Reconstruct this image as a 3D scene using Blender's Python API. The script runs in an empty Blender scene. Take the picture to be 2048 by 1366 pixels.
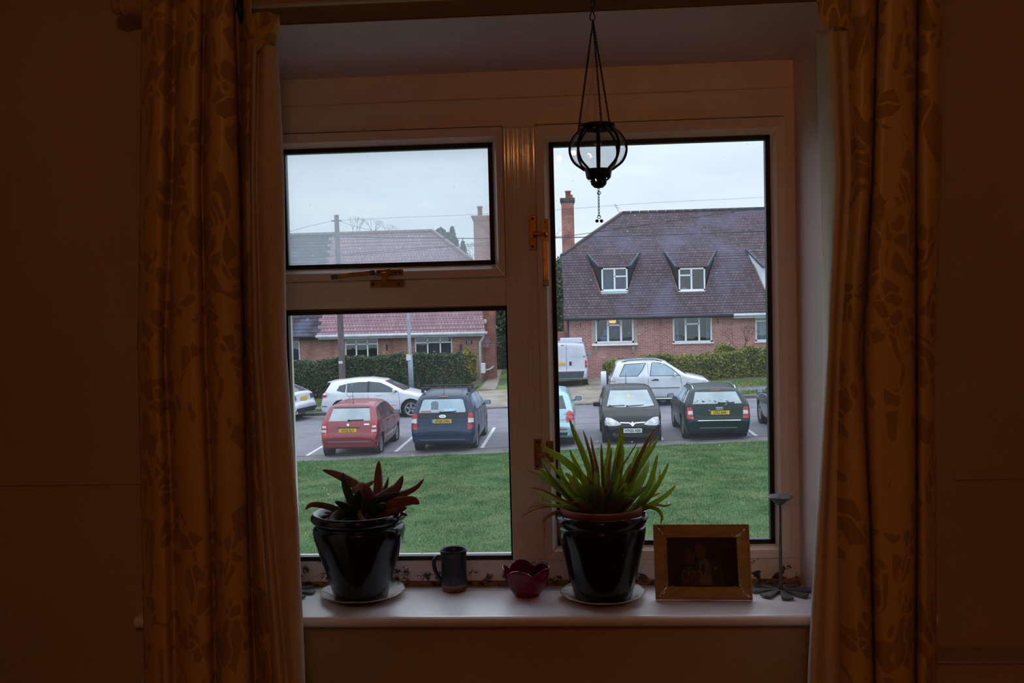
import bpy, bmesh, math, random
import numpy as np
from math import sin, cos, pi, radians, sqrt, hypot, atan2
from mathutils import Vector, Matrix
from mathutils.bvhtree import BVHTree
random.seed(7); rng = np.random.default_rng(7)
C = bpy.context.scene.collection
SC = bpy.context.scene

# ------------------------------------------------------------------ camera, world, lamp, exposure
F = 1950.0; YAW, PITCH, ROLL = radians(-3.66), radians(2.26), radians(1.41)
cf = Vector((sin(YAW)*cos(PITCH), cos(YAW)*cos(PITCH), -sin(PITCH)))
cr = Vector((cos(YAW), -sin(YAW), 0)); cu = cr.cross(cf)
R2 = cr*cos(ROLL) - cu*sin(ROLL); U2 = cu*cos(ROLL) + cr*sin(ROLL)
camd = bpy.data.cameras.new('camera'); cam = bpy.data.objects.new('camera', camd); C.objects.link(cam)
camd.sensor_width = 36; camd.lens = F/2048*36; camd.clip_start = .02; camd.clip_end = 500
cam.matrix_world = Matrix(((R2.x, U2.x, -cf.x, 0), (R2.y, U2.y, -cf.y, 0), (R2.z, U2.z, -cf.z, 0), (0, 0, 0, 1)))
SC.camera = cam
SC.view_settings.view_transform = 'Standard'; SC.view_settings.look = 'None'
SC.view_settings.exposure = 0; SC.view_settings.gamma = 1; SC.view_settings.use_curve_mapping = False

world = bpy.data.worlds.new('overcast_sky'); SC.world = world; world.use_nodes = True
wn, wl = world.node_tree.nodes, world.node_tree.links; wn.clear()
def wnode(t, **k):
    n = wn.new(t)
    for a, b in k.items(): setattr(n, a, b)
    return n
wo = wnode('ShaderNodeOutputWorld'); wb = wnode('ShaderNodeBackground'); wt = wnode('ShaderNodeTexCoord')
wm = wnode('ShaderNodeMapping'); wm.inputs['Scale'].default_value = (2.2, 2.2, 14); wz = wnode('ShaderNodeTexNoise')
wz.inputs['Scale'].default_value = 1.6; wz.inputs['Detail'].default_value = 5; wz.inputs['Roughness'].default_value = .5
wr = wnode('ShaderNodeValToRGB'); wr.color_ramp.elements[0].position = .36; wr.color_ramp.elements[1].position = .66
wr.color_ramp.elements[0].color = (.69, .79, .90, 1); wr.color_ramp.elements[1].color = (.84, .95, 1.0, 1)
wl.new(wt.outputs['Generated'], wm.inputs['Vector']); wl.new(wm.outputs[0], wz.inputs['Vector'])
wl.new(wz.outputs['Fac'], wr.inputs['Fac']); wl.new(wr.outputs[0], wb.inputs['Color']); wl.new(wb.outputs[0], wo.inputs[0])
# overcast sky: luminance rises smoothly from horizon to zenith, as under an even cloud layer
wx = wnode('ShaderNodeSeparateXYZ'); w1 = wnode('ShaderNodeMath', operation='MAXIMUM'); w1.inputs[1].default_value = 0
w2 = wnode('ShaderNodeMath', operation='POWER'); w2.inputs[1].default_value = 1.4; w3 = wnode('ShaderNodeMath', operation='MULTIPLY_ADD'); w3.inputs[1].default_value = 2.1; w3.inputs[2].default_value = 1.06
wl.new(wt.outputs['Generated'], wx.inputs[0]); wl.new(wx.outputs['Z'], w1.inputs[0]); wl.new(w1.outputs[0], w2.inputs[0]); wl.new(w2.outputs[0], w3.inputs[0]); wl.new(w3.outputs[0], wb.inputs['Strength'])

LAMP = Vector((.02, -.7, .86))
def point_light(name, loc, energy, col, r):
    l = bpy.data.lights.new(name, 'POINT'); l.energy = energy; l.color = col; l.shadow_soft_size = r
    o = bpy.data.objects.new(name, l); o.location = loc; C.objects.link(o); return o
for k_, dx in enumerate((-.085, .0, .09)): point_light('ceiling_bulb_light', LAMP+Vector((dx, 0, (-.03, .0, -.02)[k_])), 4.6, (1, .40, .12), .014)

def W(px, py, y):                       # the point at depth y (metres from the lens along the street axis) seen at that pixel
    r = cf + R2*((px-1024)/F) - U2*((py-683)/F)
    return r*(y/r.y)
def PX(p):
    d = p.dot(cf); return 1024+F*p.dot(R2)/d, 683-F*p.dot(U2)/d
def atz(px, py, z):
    r = cf + R2*((px-1024)/F) - U2*((py-683)/F); return r*(z/r.z)
KY = [0, 27, 37.5, 41, 47, 200]; KA = [-3.985, -3.985, -4.0, -3.62, -3.72, -3.72]; KB = [.0292, .0292, .0224, .04, .04, .04]
def gz(x, y): return float(np.interp(y, KY, KA) + np.interp(y, KY, KB)*x)
def gp(px, py, dz=0):                   # the ground point seen at that pixel
    r = cf + R2*((px-1024)/F) - U2*((py-683)/F); r = r/r.y; y = 6.0
    while y < 90:
        if r.z*y < gz(r.x*y, y)+dz: break
        y += .02
    return Vector((r.x*y, y, gz(r.x*y, y)))

# ------------------------------------------------------------------ materials
def s2l(c): return tuple((v/255/12.92 if v/255 <= .04045 else ((v/255+.055)/1.055)**2.4) for v in c)
def lin(c):
    c = tuple(c); return (s2l(c) if max(c) > 1.0 else c)+(1,)
M = {}
def mat(name, c1, c2=None, rough=.6, metal=0, scale=8, bump=0, bscale=None, spec=.5, coat=0, detail=4, stretch=None, lo=.35, hi=.65, coords='Object', ior=None, sheen=0):
    m = bpy.data.materials.new(name); m.use_nodes = True; n, l = m.node_tree.nodes, m.node_tree.links
    b = n['Principled BSDF']; b.inputs['Roughness'].default_value = rough; b.inputs['Metallic'].default_value = metal
    b.inputs['Specular IOR Level'].default_value = spec; b.inputs['Coat Weight'].default_value = coat
    if ior: b.inputs['IOR'].default_value = ior
    if sheen: b.inputs['Sheen Weight'].default_value = sheen
    c1 = lin(c1); c2 = lin(c2) if c2 else tuple(v*.86 for v in c1[:3])+(1,)
    tc = n.new('ShaderNodeTexCoord'); mp = n.new('ShaderNodeMapping'); mp.inputs['Scale'].default_value = stretch or (1, 1, 1)
    nz = n.new('ShaderNodeTexNoise'); nz.inputs['Scale'].default_value = scale; nz.inputs['Detail'].default_value = detail
    rp = n.new('ShaderNodeValToRGB'); rp.color_ramp.elements[0].position = lo; rp.color_ramp.elements[1].position = hi
    rp.color_ramp.elements[0].color = c1; rp.color_ramp.elements[1].color = c2
    l.new(tc.outputs[coords], mp.inputs[0]); l.new(mp.outputs[0], nz.inputs[0]); l.new(nz.outputs['Fac'], rp.inputs[0]); l.new(rp.outputs[0], b.inputs['Base Color'])
    if bump:
        nb = n.new('ShaderNodeTexNoise'); nb.inputs['Scale'].default_value = bscale or scale*4; nb.inputs['Detail'].default_value = 3
        bp = n.new('ShaderNodeBump'); bp.inputs['Strength'].default_value = bump; bp.inputs['Distance'].default_value = .01
        l.new(mp.outputs[0], nb.inputs[0]); l.new(nb.outputs['Fac'], bp.inputs['Height']); l.new(bp.outputs[0], b.inputs['Normal'])
    M[name] = m; return m
def bsdf(m): return m.node_tree.nodes['Principled BSDF']
def thin_glass(name, tint=(1, 1, 1), haze=0.0, gloss=.06, rough=0.0, hcol=(.8, .85, .9), k=2.2):
    m = bpy.data.materials.new(name); m.use_nodes = True; n, l = m.node_tree.nodes, m.node_tree.links; n.clear()
    o = n.new('ShaderNodeOutputMaterial'); t = n.new('ShaderNodeBsdfTransparent'); t.inputs[0].default_value = tint+(1,)
    g = n.new('ShaderNodeBsdfGlossy'); g.inputs['Roughness'].default_value = rough; g.inputs['Color'].default_value = (1, 1, 1, 1)
    lw = n.new('ShaderNodeLayerWeight'); lw.inputs['Blend'].default_value = .5; pw = n.new('ShaderNodeMath'); pw.operation = 'POWER'; pw.inputs[1].default_value = 4; l.new(lw.outputs['Facing'], pw.inputs[0])
    mu = n.new('ShaderNodeMath'); mu.operation = 'MULTIPLY_ADD'; mu.inputs[1].default_value = k*.3; mu.inputs[2].default_value = gloss; mu.use_clamp = True
    mx = n.new('ShaderNodeMixShader'); l.new(pw.outputs[0], mu.inputs[0]); l.new(mu.outputs[0], mx.inputs[0]); l.new(t.outputs[0], mx.inputs[1]); l.new(g.outputs[0], mx.inputs[2])
    out = mx
    if haze:
        tr = n.new('ShaderNodeBsdfTranslucent'); tr.inputs[0].default_value = hcol+(1,)
        tc = n.new('ShaderNodeTexCoord'); nz = n.new('ShaderNodeTexNoise'); nz.inputs['Scale'].default_value = 3.0; nz.inputs['Detail'].default_value = 4
        vo = n.new('ShaderNodeTexVoronoi'); vo.inputs['Scale'].default_value = 26
        lt = n.new('ShaderNodeMath'); lt.operation = 'LESS_THAN'; lt.inputs[1].default_value = .06
        l.new(tc.outputs['Object'], vo.inputs['Vector']); l.new(vo.outputs['Distance'], lt.inputs[0])
        mr = n.new('ShaderNodeMapRange'); mr.inputs['From Min'].default_value = .3; mr.inputs['From Max'].default_value = .7; mr.inputs['To Min'].default_value = haze*.75; mr.inputs['To Max'].default_value = haze*1.25
        ad = n.new('ShaderNodeMath'); ad.operation = 'MULTIPLY_ADD'; ad.inputs[1].default_value = .18
        l.new(tc.outputs['Object'], nz.inputs[0]); l.new(nz.outputs['Fac'], mr.inputs[0]); l.new(lt.outputs[0], ad.inputs[0]); l.new(mr.outputs[0], ad.inputs[2])
        m2 = n.new('ShaderNodeMixShader'); l.new(ad.outputs[0], m2.inputs[0]); l.new(mx.outputs[0], m2.inputs[1]); l.new(tr.outputs[0], m2.inputs[2]); out = m2
    l.new(out.outputs[0], o.inputs[0]); M[name] = m; return m
def emit(name, c, s):
    m = bpy.data.materials.new(name); m.use_nodes = True; b = bsdf(m); b.inputs['Base Color'].default_value = lin(c); b.inputs['Emission Color'].default_value = lin(c); b.inputs['Emission Strength'].default_value = s
    M[name] = m; return m
def brickmat(name, c1, c2, mortar, bw=.225, bh=.075, ms=.01, rough=.85, axes='xz', mottle=None, off=.5, scale_m=1.2, lo=.45, hi=.62, lichen=0):
    m = bpy.data.materials.new(name); m.use_nodes = True; n, l = m.node_tree.nodes, m.node_tree.links; b = bsdf(m)
    b.inputs['Roughness'].default_value = rough; b.inputs['Specular IOR Level'].default_value = .25
    tc = n.new('ShaderNodeTexCoord'); sx = n.new('ShaderNodeSeparateXYZ'); cb = n.new('ShaderNodeCombineXYZ')
    l.new(tc.outputs['Object'], sx.inputs[0]); l.new(sx.outputs['XYZ'.index(axes[0].upper())], cb.inputs[0]); l.new(sx.outputs['XYZ'.index(axes[1].upper())], cb.inputs[1])
    br = n.new('ShaderNodeTexBrick'); br.inputs['Scale'].default_value = 1; br.inputs['Brick Width'].default_value = bw; br.inputs['Row Height'].default_value = bh
    br.inputs['Mortar Size'].default_value = ms; br.inputs['Color1'].default_value = lin(c1); br.inputs['Color2'].default_value = lin(c2); br.inputs['Mortar'].default_value = lin(mortar)
    br.inputs['Bias'].default_value = 0; br.offset = off; br.inputs['Mortar Smooth'].default_value = .2
    l.new(cb.outputs[0], br.inputs['Vector'])
    nz = n.new('ShaderNodeTexNoise'); nz.inputs['Scale'].default_value = scale_m; nz.inputs['Detail'].default_value = 6
    rp = n.new('ShaderNodeValToRGB'); rp.color_ramp.elements[0].position = lo; rp.color_ramp.elements[1].position = hi
    rp.color_ramp.elements[0].color = (0, 0, 0, 1); rp.color_ramp.elements[1].color = (.75, .75, .75, 1)
    mx = n.new('ShaderNodeMix'); mx.data_type = 'RGBA'; mx.blend_type = 'MIX'; mx.inputs['B'].default_value = lin(mottle or tuple(v*.8 for v in lin(c1)[:3]))
    l.new(tc.outputs['Object'], nz.inputs[0]); l.new(nz.outputs['Fac'], rp.inputs[0]); l.new(rp.outputs[0], mx.inputs['Factor']); l.new(br.outputs['Color'], mx.inputs['A'])
    if lichen:
        n2 = n.new('ShaderNodeTexNoise'); n2.inputs['Scale'].default_value = 3.6; n2.inputs['Detail'].default_value = 9; n2.inputs['Roughness'].default_value = .72; r2 = n.new('ShaderNodeValToRGB')
        r2.color_ramp.elements[0].position = lichen; r2.color_ramp.elements[1].position = lichen+.05; r2.color_ramp.elements[0].color = (0, 0, 0, 1); r2.color_ramp.elements[1].color = (.6, .6, .6, 1)
        m2 = n.new('ShaderNodeMix'); m2.data_type = 'RGBA'; m2.inputs['B'].default_value = lin((165, 165, 185)); l.new(tc.outputs['Object'], n2.inputs[0]); l.new(n2.outputs['Fac'], r2.inputs[0]); l.new(r2.outputs[0], m2.inputs['Factor']); l.new(mx.outputs['Result'], m2.inputs['A']); l.new(m2.outputs['Result'], b.inputs['Base Color'])
    else: l.new(mx.outputs['Result'], b.inputs['Base Color'])
    bp = n.new('ShaderNodeBump'); bp.inputs['Strength'].default_value = .4; bp.inputs['Distance'].default_value = .008; bp.invert = True
    l.new(br.outputs['Fac'], bp.inputs['Height']); l.new(bp.outputs[0], b.inputs['Normal'])
    M[name] = m; return m

# ------------------------------------------------------------------ mesh builder and object tree
class MB:
    def __init__(s): s.v = []; s.f = []; s.m = []; s.k = 0
    def add(s, vs, fs, k=None):
        o = len(s.v); s.v += [tuple(v) for v in vs]; s.f += [tuple(i+o for i in f) for f in fs]; s.m += [s.k if k is None else k]*len(fs); return s
    def box(s, x0, x1, y0, y1, z0, z1):
        return s.add([(x, y, z) for x in (x0, x1) for y in (y0, y1) for z in (z0, z1)], [(0, 1, 3, 2), (4, 6, 7, 5), (0, 4, 5, 1), (2, 3, 7, 6), (0, 2, 6, 4), (1, 5, 7, 3)])
    def obox(s, c, ax, ay, az):          # centre and three half-axes
        c = Vector(c); ax, ay, az = Vector(ax), Vector(ay), Vector(az)
        return s.add([c+ax*i+ay*j+az*k for i in (-1, 1) for j in (-1, 1) for k in (-1, 1)], [(0, 1, 3, 2), (4, 6, 7, 5), (0, 4, 5, 1), (2, 3, 7, 6), (0, 2, 6, 4), (1, 5, 7, 3)])
    def bar(s, a, b, w, h):
        a, b = Vector(a), Vector(b); d = (b-a); L = d.length; d.normalize(); up = Vector((0, 0, 1)) if abs(d.z) < .9 else Vector((0, 1, 0))
        sd = d.cross(up).normalized(); u = sd.cross(d); return s.obox((a+b)/2, d*L/2, sd*w/2, u*h/2)
    def lathe(s, prof, c=(0, 0, 0), n=32, axis='z', rf=None, skip=None):
        vs = []; N = len(prof)
        for i in range(n):
            a = 2*pi*i/n
            for j, (r, h) in enumerate(prof):
                rr = r*(rf(a, h) if rf else 1)
                x, y, z = rr*cos(a), rr*sin(a), h
                if axis == 'x': x, y, z = z, x, y
                if axis == 'y': x, y, z = x, z, y
                vs.append((x+c[0], y+c[1], z+c[2]))
        fs = []
        for i in range(n):
            for j in range(N-1):
                if skip and skip(i, j): continue
                fs.append((i*N+j, ((i+1) % n)*N+j, ((i+1) % n)*N+j+1, i*N+j+1))
        return s.add(vs, fs)
    def tube(s, pts, r, n=8, caps=True, closed=False):
        pts = [Vector(p) for p in pts]; rs = r if isinstance(r, (list, tuple)) else [r]*len(pts); N = len(pts); vs = []; prev = None
        for i, p in enumerate(pts):
            if closed: d = pts[(i+1) % N]-pts[i-1]
            else: d = pts[min(i+1, N-1)]-pts[max(i-1, 0)]
            d = d.normalized() if d.length > 0 else Vector((0, 0, 1))
            if prev is None: u = d.orthogonal().normalized()
            else:
                u = prev-d*prev.dot(d); u = u.normalized() if u.length > 1e-6 else d.orthogonal().normalized()
            prev = u; w = d.cross(u)
            for k in range(n):
                a = 2*pi*k/n; vs.append(p+(u*cos(a)+w*sin(a))*rs[i])
        fs = [(i*n+k, i*n+(k+1) % n, ((i+1) % N)*n+(k+1) % n, ((i+1) % N)*n+k) for i in range(N if closed else N-1) for k in range(n)]
        if caps and not closed: fs += [tuple(range(n))[::-1], tuple((N-1)*n+k for k in range(n))]
        return s.add(vs, fs)
    def prism(s, poly, y0, y1, plane='xz'):
        n = len(poly)
        def P(a, b, t): return (a, t, b) if plane == 'xz' else ((t, a, b) if plane == 'yz' else (a, b, t))
        vs = [P(a, b, y0) for a, b in poly]+[P(a, b, y1) for a, b in poly]
        return s.add(vs, [tuple(range(n)), tuple(range(2*n-1, n-1, -1))]+[(i, (i+1) % n, n+(i+1) % n, n+i) for i in range(n)])
    def ball(s, c, r, n=10, m=6, sc=(1, 1, 1)):
        vs = []; 
        for j in range(m+1):
            t = pi*j/m
            for i in range(n): a = 2*pi*i/n; vs.append((c[0]+r*sc[0]*sin(t)*cos(a), c[1]+r*sc[1]*sin(t)*sin(a), c[2]+r*sc[2]*cos(t)))
        return s.add(vs, [(j*n+i, j*n+(i+1) % n, (j+1)*n+(i+1) % n, (j+1)*n+i) for j in range(m) for i in range(n)])
ORG = {}
def tag(o, label=None, cat=None, group=None, kind=None):
    if label: o['label'] = label
    if cat: o['category'] = cat
    if group: o['group'] = group
    if kind: o['kind'] = kind
    return o
def thing(name, label=None, cat=None, loc=(0, 0, 0), rz=0, group=None, kind=None):
    o = bpy.data.objects.new(name, None); o.location = loc; o.rotation_euler = (0, 0, rz); o.empty_display_size = .1; C.objects.link(o)
    ORG[o.name] = Vector(loc); return tag(o, label, cat, group, kind)
def build(name, mb, m, parent=None, local=False, smooth=False, bevel=0, seg=2, label=None, recalc=True, solid=0, kind=None, origin=None):
    me = bpy.data.meshes.new(name)
    off = Vector((0, 0, 0))
    if parent is not None and not local: off = ORG.get(parent.name, off)
    if parent is None and origin is not None: off = Vector(origin)
    vs = [Vector(v)-off for v in mb.v]
    me.from_pydata(vs, [], mb.f)
    for mm in (m if isinstance(m, (list, tuple)) else [m]): me.materials.append(mm)
    if isinstance(m, (list, tuple)): me.polygons.foreach_set('material_index', mb.m)
    if recalc:
        bm = bmesh.new(); bm.from_mesh(me); bmesh.ops.remove_doubles(bm, verts=bm.verts, dist=1e-6); bmesh.ops.recalc_face_normals(bm, faces=bm.faces); bm.to_mesh(me); bm.free()
    if smooth: me.polygons.foreach_set('use_smooth', [True]*len(me.polygons))
    me.update()
    o = bpy.data.objects.new(name, me); C.objects.link(o)
    if parent is not None: o.parent = parent; ORG[o.name] = ORG.get(parent.name, Vector((0, 0, 0))) if not local else Vector((0, 0, 0))
    else: o.location = off; ORG[o.name] = off
    if bevel:
        b = o.modifiers.new('bevel', 'BEVEL'); b.width = bevel; b.segments = seg; b.limit_method = 'ANGLE'; b.angle_limit = radians(40)
    if solid:
        b = o.modifiers.new('solid', 'SOLIDIFY'); b.thickness = solid; b.offset = 0
    if label: o['label'] = label
    if kind: o['kind'] = kind
    return o
def text(name, body, size, m, parent, loc, rot, ext=.001, sx=1, bold=0):
    cu_ = bpy.data.curves.new(name, 'FONT'); cu_.body = body; cu_.size = size; cu_.extrude = ext; cu_.align_x = 'CENTER'; cu_.align_y = 'CENTER'; cu_.offset = bold
    cu_.materials.append(m); o = bpy.data.objects.new(name, cu_); C.objects.link(o); o.parent = parent; o.location = loc; o.rotation_euler = rot; o.scale = (sx, 1, 1)
    bpy.context.view_layer.update(); me = bpy.data.meshes.new_from_object(o.evaluated_get(bpy.context.evaluated_depsgraph_get())); q = bpy.data.objects.new('tmp', me); C.objects.link(q); q.parent = parent; q.location = loc; q.rotation_euler = rot; q.scale = (sx, 1, 1)
    bpy.data.objects.remove(o); q.name = name; return q
def struct(o, label=None):
    o['kind'] = 'structure'
    if label: o['label'] = label
    return o
def catmull(pts, n=6):
    P = [Vector(p) for p in pts]; P = [P[0]*2-P[1]]+P+[P[-1]*2-P[-2]]; out = []
    for i in range(1, len(P)-2):
        for k in range(n):
            t = k/n; a, b, c, d = P[i-1], P[i], P[i+1], P[i+2]
            out.append(.5*((2*b)+(c-a)*t+(2*a-5*b+4*c-d)*t*t+(3*b-a-3*c+d)*t**3))
    out.append(P[-2]); return out

# ------------------------------------------------------------------ indoor materials
mat('wall_paint', (.52, .40, .30), (.49, .37, .275), rough=.9, scale=3, bump=.15, bscale=260, spec=.2)
mat('sill_paint', (.95, .90, .97), (.92, .87, .94), rough=.22, coat=.5, scale=5, bump=.04, bscale=40)
for k_, v_ in (('Coat Roughness', .38), ('Coat Weight', 1.0), ('Roughness', .38), ('Specular IOR Level', 1.0)): bsdf(M['sill_paint']).inputs[k_].default_value = v_
mat('white_paint', (.74, .60, .62), (.70, .56, .58), rough=.5, scale=5, bump=.05, bscale=60)
mat('upvc', (.90, .78, .74), (.86, .74, .70), rough=.17, scale=4, bump=.03, bscale=30)
m = mat('upvc_gloss', (.90, .78, .74), (.86, .74, .70), rough=.10, scale=4, bump=.10, bscale=3, stretch=(40, 1, .08))
mat('gasket', (.004, .004, .005), rough=.5)
mat('brass', (.50, .27, .07), (.30, .16, .05), rough=.35, metal=.8, scale=60)
mat('grey_steel', (.10, .11, .12), rough=.3, metal=.7, scale=30)
mat('dark_metal', (.02, .015, .012), rough=.45, metal=.6, scale=40)
mat('screw', (.015, .012, .01), rough=.5, metal=.5)
mat('carpet', (.22, .16, .11), (.17, .12, .08), rough=.95, scale=90, bump=.5)
mat('ceiling_paint', (.66, .62, .56), rough=.9)
mat('pole_wood', (.55, .36, .20), (.48, .30, .16), rough=.5, scale=5, stretch=(1, 12, 12))
mat('lining', (.72, .60, .50), (.68, .56, .46), rough=.9, scale=14, bump=.1, bscale=300)
mat('pot_glaze', (.002, .003, .005), (.007, .009, .015), rough=.14, scale=9, stretch=(3, 3, .6), coat=.0, spec=.45)
mat('terracotta', (.34, .09, .04), (.22, .06, .03), rough=.7, scale=30)
mat('soil', (.02, .012, .008), (.05, .03, .02), rough=.95, scale=60, bump=.8)
mat('china', (.70, .66, .68), (.42, .25, .36), rough=.2, scale=62, lo=.56, hi=.62, detail=1)
mat('gilt', (.60, .42, .14), rough=.3, metal=.8)
mat('mug_glaze', (.008, .012, .015), (.02, .028, .032), rough=.35, scale=50, stretch=(1, 1, .15), coat=.0)
mat('mug_band', (.22, .20, .19), rough=.5)
mat('frame_gold', (.40, .24, .08), (.28, .16, .05), rough=.4, metal=.15, scale=14, stretch=(1, 1, 5))
mat('photo_dark', (.004, .004, .003), rough=.2)
mat('photo_skin', (.085, .028, .016), (.05, .016, .01), rough=.3, scale=60)
mat('photo_shirt', (.17, .13, .11), (.11, .08, .07), rough=.3, scale=40)
mat('photo_dress', (.10, .09, .08), (.008, .010, .010), rough=.3, scale=160, lo=.45, hi=.55)
mat('photo_suit', (.007, .006, .006), rough=.3)
mat('photo_flower', (.20, .16, .05), rough=.4)
mat('grey_light', (.30, .31, .31), (.16, .165, .17), rough=.5, metal=.2, scale=30)
mat('iron', (.17, .18, .18), (.11, .115, .12), rough=.5, metal=.35, scale=60, bump=.3, bscale=200)
thin_glass('window_glass', tint=(.96, .97, .98), gloss=.01, haze=.018)
thin_glass('hazy_glass', tint=(.90, .93, .96), haze=.21, gloss=.01)
thin_glass('lantern_glass', tint=(.80, .81, .82), gloss=.05, k=2.6, rough=.03)
thin_glass('purple_glass', tint=(.50, .06, .18), gloss=.04, k=1.6, rough=.08, haze=.38, hcol=(.26, .02, .07))
thin_glass('clear_glass', tint=(.55, .62, .62), gloss=.1, k=3)
thin_glass('photo_glass', tint=(.95, .95, .95), gloss=.01, k=.6)
thin_glass('light_cut_film', tint=(.5, .45, .38), gloss=0, k=0, haze=.3, hcol=(.7, .6, .45))  # half-clear film for the added panels that dim the lamp
# mouldy lower frame: white plastic with black speckles of mould near the sill
m = mat('mouldy_upvc', (.90, .78, .74), (.86, .74, .70), rough=.35, scale=9)
n, l = m.node_tree.nodes, m.node_tree.links; b = bsdf(m); src = b.inputs['Base Color'].links[0].from_socket
tc = n.new('ShaderNodeTexCoord'); nz = n.new('ShaderNodeTexNoise'); nz.inputs['Scale'].default_value = 34; nz.inputs['Detail'].default_value = 6; nz.inputs['Roughness'].default_value = .7
sp = n.new('ShaderNodeSeparateXYZ'); l.new(tc.outputs['Object'], sp.inputs[0]); l.new(tc.outputs['Object'], nz.inputs[0])
mr = n.new('ShaderNodeMapRange'); mr.inputs['From Min'].default_value = -.735; mr.inputs['From Max'].default_value = -.64; mr.inputs['To Min'].default_value = .14; mr.inputs['To Max'].default_value = -.07
l.new(sp.outputs['Z'], mr.inputs[0]); ad = n.new('ShaderNodeMath'); ad.operation = 'ADD'; l.new(nz.outputs['Fac'], ad.inputs[0]); l.new(mr.outputs[0], ad.inputs[1])
rp = n.new('ShaderNodeValToRGB'); rp.color_ramp.elements[0].position = .60; rp.color_ramp.elements[1].position = .66; l.new(ad.outputs[0], rp.inputs[0])
mx = n.new('ShaderNodeMix'); mx.data_type = 'RGBA'; mx.inputs['B'].default_value = (.035, .022, .015, 1); l.new(rp.outputs[0], mx.inputs['Factor']); l.new(src, mx.inputs['A']); l.new(mx.outputs['Result'], b.inputs['Base Color'])
# woven damask curtain: scrolled leaves, darker than the ground
def damask(name, c1, c2):
    m = bpy.data.materials.new(name); m.use_nodes = True; n, l = m.node_tree.nodes, m.node_tree.links; b = bsdf(m)
    tc = n.new('ShaderNodeTexCoord'); mp = n.new('ShaderNodeMapping'); mp.inputs['Scale'].default_value = (1, .2, .55)
    nz = n.new('ShaderNodeTexNoise'); nz.inputs['Scale'].default_value = 7; nz.inputs['Detail'].default_value = 2
    mx = n.new('ShaderNodeMix'); mx.data_type = 'RGBA'; mx.blend_type = 'LINEAR_LIGHT'; mx.inputs['Factor'].default_value = .16
    v = n.new('ShaderNodeTexVoronoi'); v.inputs['Scale'].default_value = 25; v.feature = 'DISTANCE_TO_EDGE'
    v2 = n.new('ShaderNodeTexVoronoi'); v2.inputs['Scale'].default_value = 25
    l.new(tc.outputs['Object'], mp.inputs[0]); l.new(mp.outputs[0], nz.inputs[0]); l.new(mp.outputs[0], mx.inputs['A']); l.new(nz.outputs['Color'], mx.inputs['B'])
    l.new(mx.outputs['Result'], v.inputs['Vector']); l.new(mx.outputs['Result'], v2.inputs['Vector'])
    sc = n.new('ShaderNodeSeparateColor'); l.new(v2.outputs['Color'], sc.inputs[0])
    g = n.new('ShaderNodeMath'); g.operation = 'GREATER_THAN'; g.inputs[1].default_value = .45; l.new(sc.outputs[0], g.inputs[0])
    e = n.new('ShaderNodeMapRange'); e.inputs['From Min'].default_value = .06; e.inputs['From Max'].default_value = .10; l.new(v.outputs['Distance'], e.inputs[0])
    mu = n.new('ShaderNodeMath'); mu.operation = 'MULTIPLY'; l.new(g.outputs[0], mu.inputs[0]); l.new(e.outputs[0], mu.inputs[1])
    cm = n.new('ShaderNodeMix'); cm.data_type = 'RGBA'; cm.inputs['A'].default_value = lin(c1); cm.inputs['B'].default_value = lin(c2)
    l.new(mu.outputs[0], cm.inputs['Factor']); l.new(cm.outputs['Result'], b.inputs['Base Color'])
    rr = n.new('ShaderNodeMapRange'); rr.inputs['To Min'].default_value = .42; rr.inputs['To Max'].default_value = .8; l.new(mu.outputs[0], rr.inputs[0]); l.new(rr.outputs[0], b.inputs['Roughness'])
    bp = n.new('ShaderNodeBump'); bp.inputs['Strength'].default_value = .25; bp.inputs['Distance'].default_value = .003; l.new(mu.outputs[0], bp.inputs['Height']); l.new(bp.outputs[0], b.inputs['Normal'])
    b.inputs['Sheen Weight'].default_value = .15; M[name] = m
damask('damask', (.66, .44, .15), (.42, .26, .09))

# ------------------------------------------------------------------ room shell
XL, XR, YB, ZF, ZC = -2.3, 2.3, -2.6, -1.6, 1.1
YW = 2.28
struct(build('floor', MB().box(XL, XR, YB, YW, ZF-.05, ZF), M['carpet']))
struct(build('ceiling', MB().box(XL, XR, YB, YW, ZC, ZC+.05), M['ceiling_paint']))
struct(build('wall_left', MB().box(XL-.1, XL, YB, YW, ZF, ZC), M['wall_paint']))
struct(build('wall_right', MB().box(XR, XR+.1, YB, YW, ZF, ZC), M['wall_paint']))
struct(build('wall_back', MB().box(XL, XR, YB-.1, YB, ZF, ZC), M['wall_paint']))
OX0, OX1, OZ0, OZ1 = -.87, .62, -.764, .666
mb = MB(); Y2 = 2.62
mb.box(XL-.1, OX0, YW, Y2, ZF-.3, ZC+.1); mb.box(OX1, XR+.1, YW, Y2, ZF-.3, ZC+.1); mb.box(OX0, OX1, YW, Y2, ZF-.3, OZ0); mb.box(OX0, OX1, YW, Y2, OZ1, ZC+.1)
struct(build('wall_front', mb, M['wall_paint']))
# splayed plaster reveals round the window
def wedge(a, b, c, d, z0, z1): return MB().prism([a, b, c, d], z0, z1, 'xy')
struct(build('trim_1', wedge((OX1, YW), (.603, YW), (.558, 2.5), (OX1, 2.5), OZ0, OZ1), M['white_paint']))
struct(build('trim_2', wedge((OX0, YW), (-.855, YW), (-.808, 2.5), (OX0, 2.5), OZ0, OZ1), M['white_paint']))
mb = MB(); mb.prism([(YW, .664), (YW, OZ1+.002), (2.5, OZ1+.002), (2.5, .588)], OX0, OX1, 'yz')
struct(build('trim_3', mb, M['white_paint']))
struct(build('trim_4', MB().box(XL, -1.0, YW-.006, YW, -.415, -.40).box(.86, XR, YW-.006, YW, -.43, -.415), M['wall_paint'], bevel=.002))
struct(build('baseboard_front', MB().box(XL, XR, YW-.018, YW, ZF, ZF+.12), M['white_paint'], bevel=.004))
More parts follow.
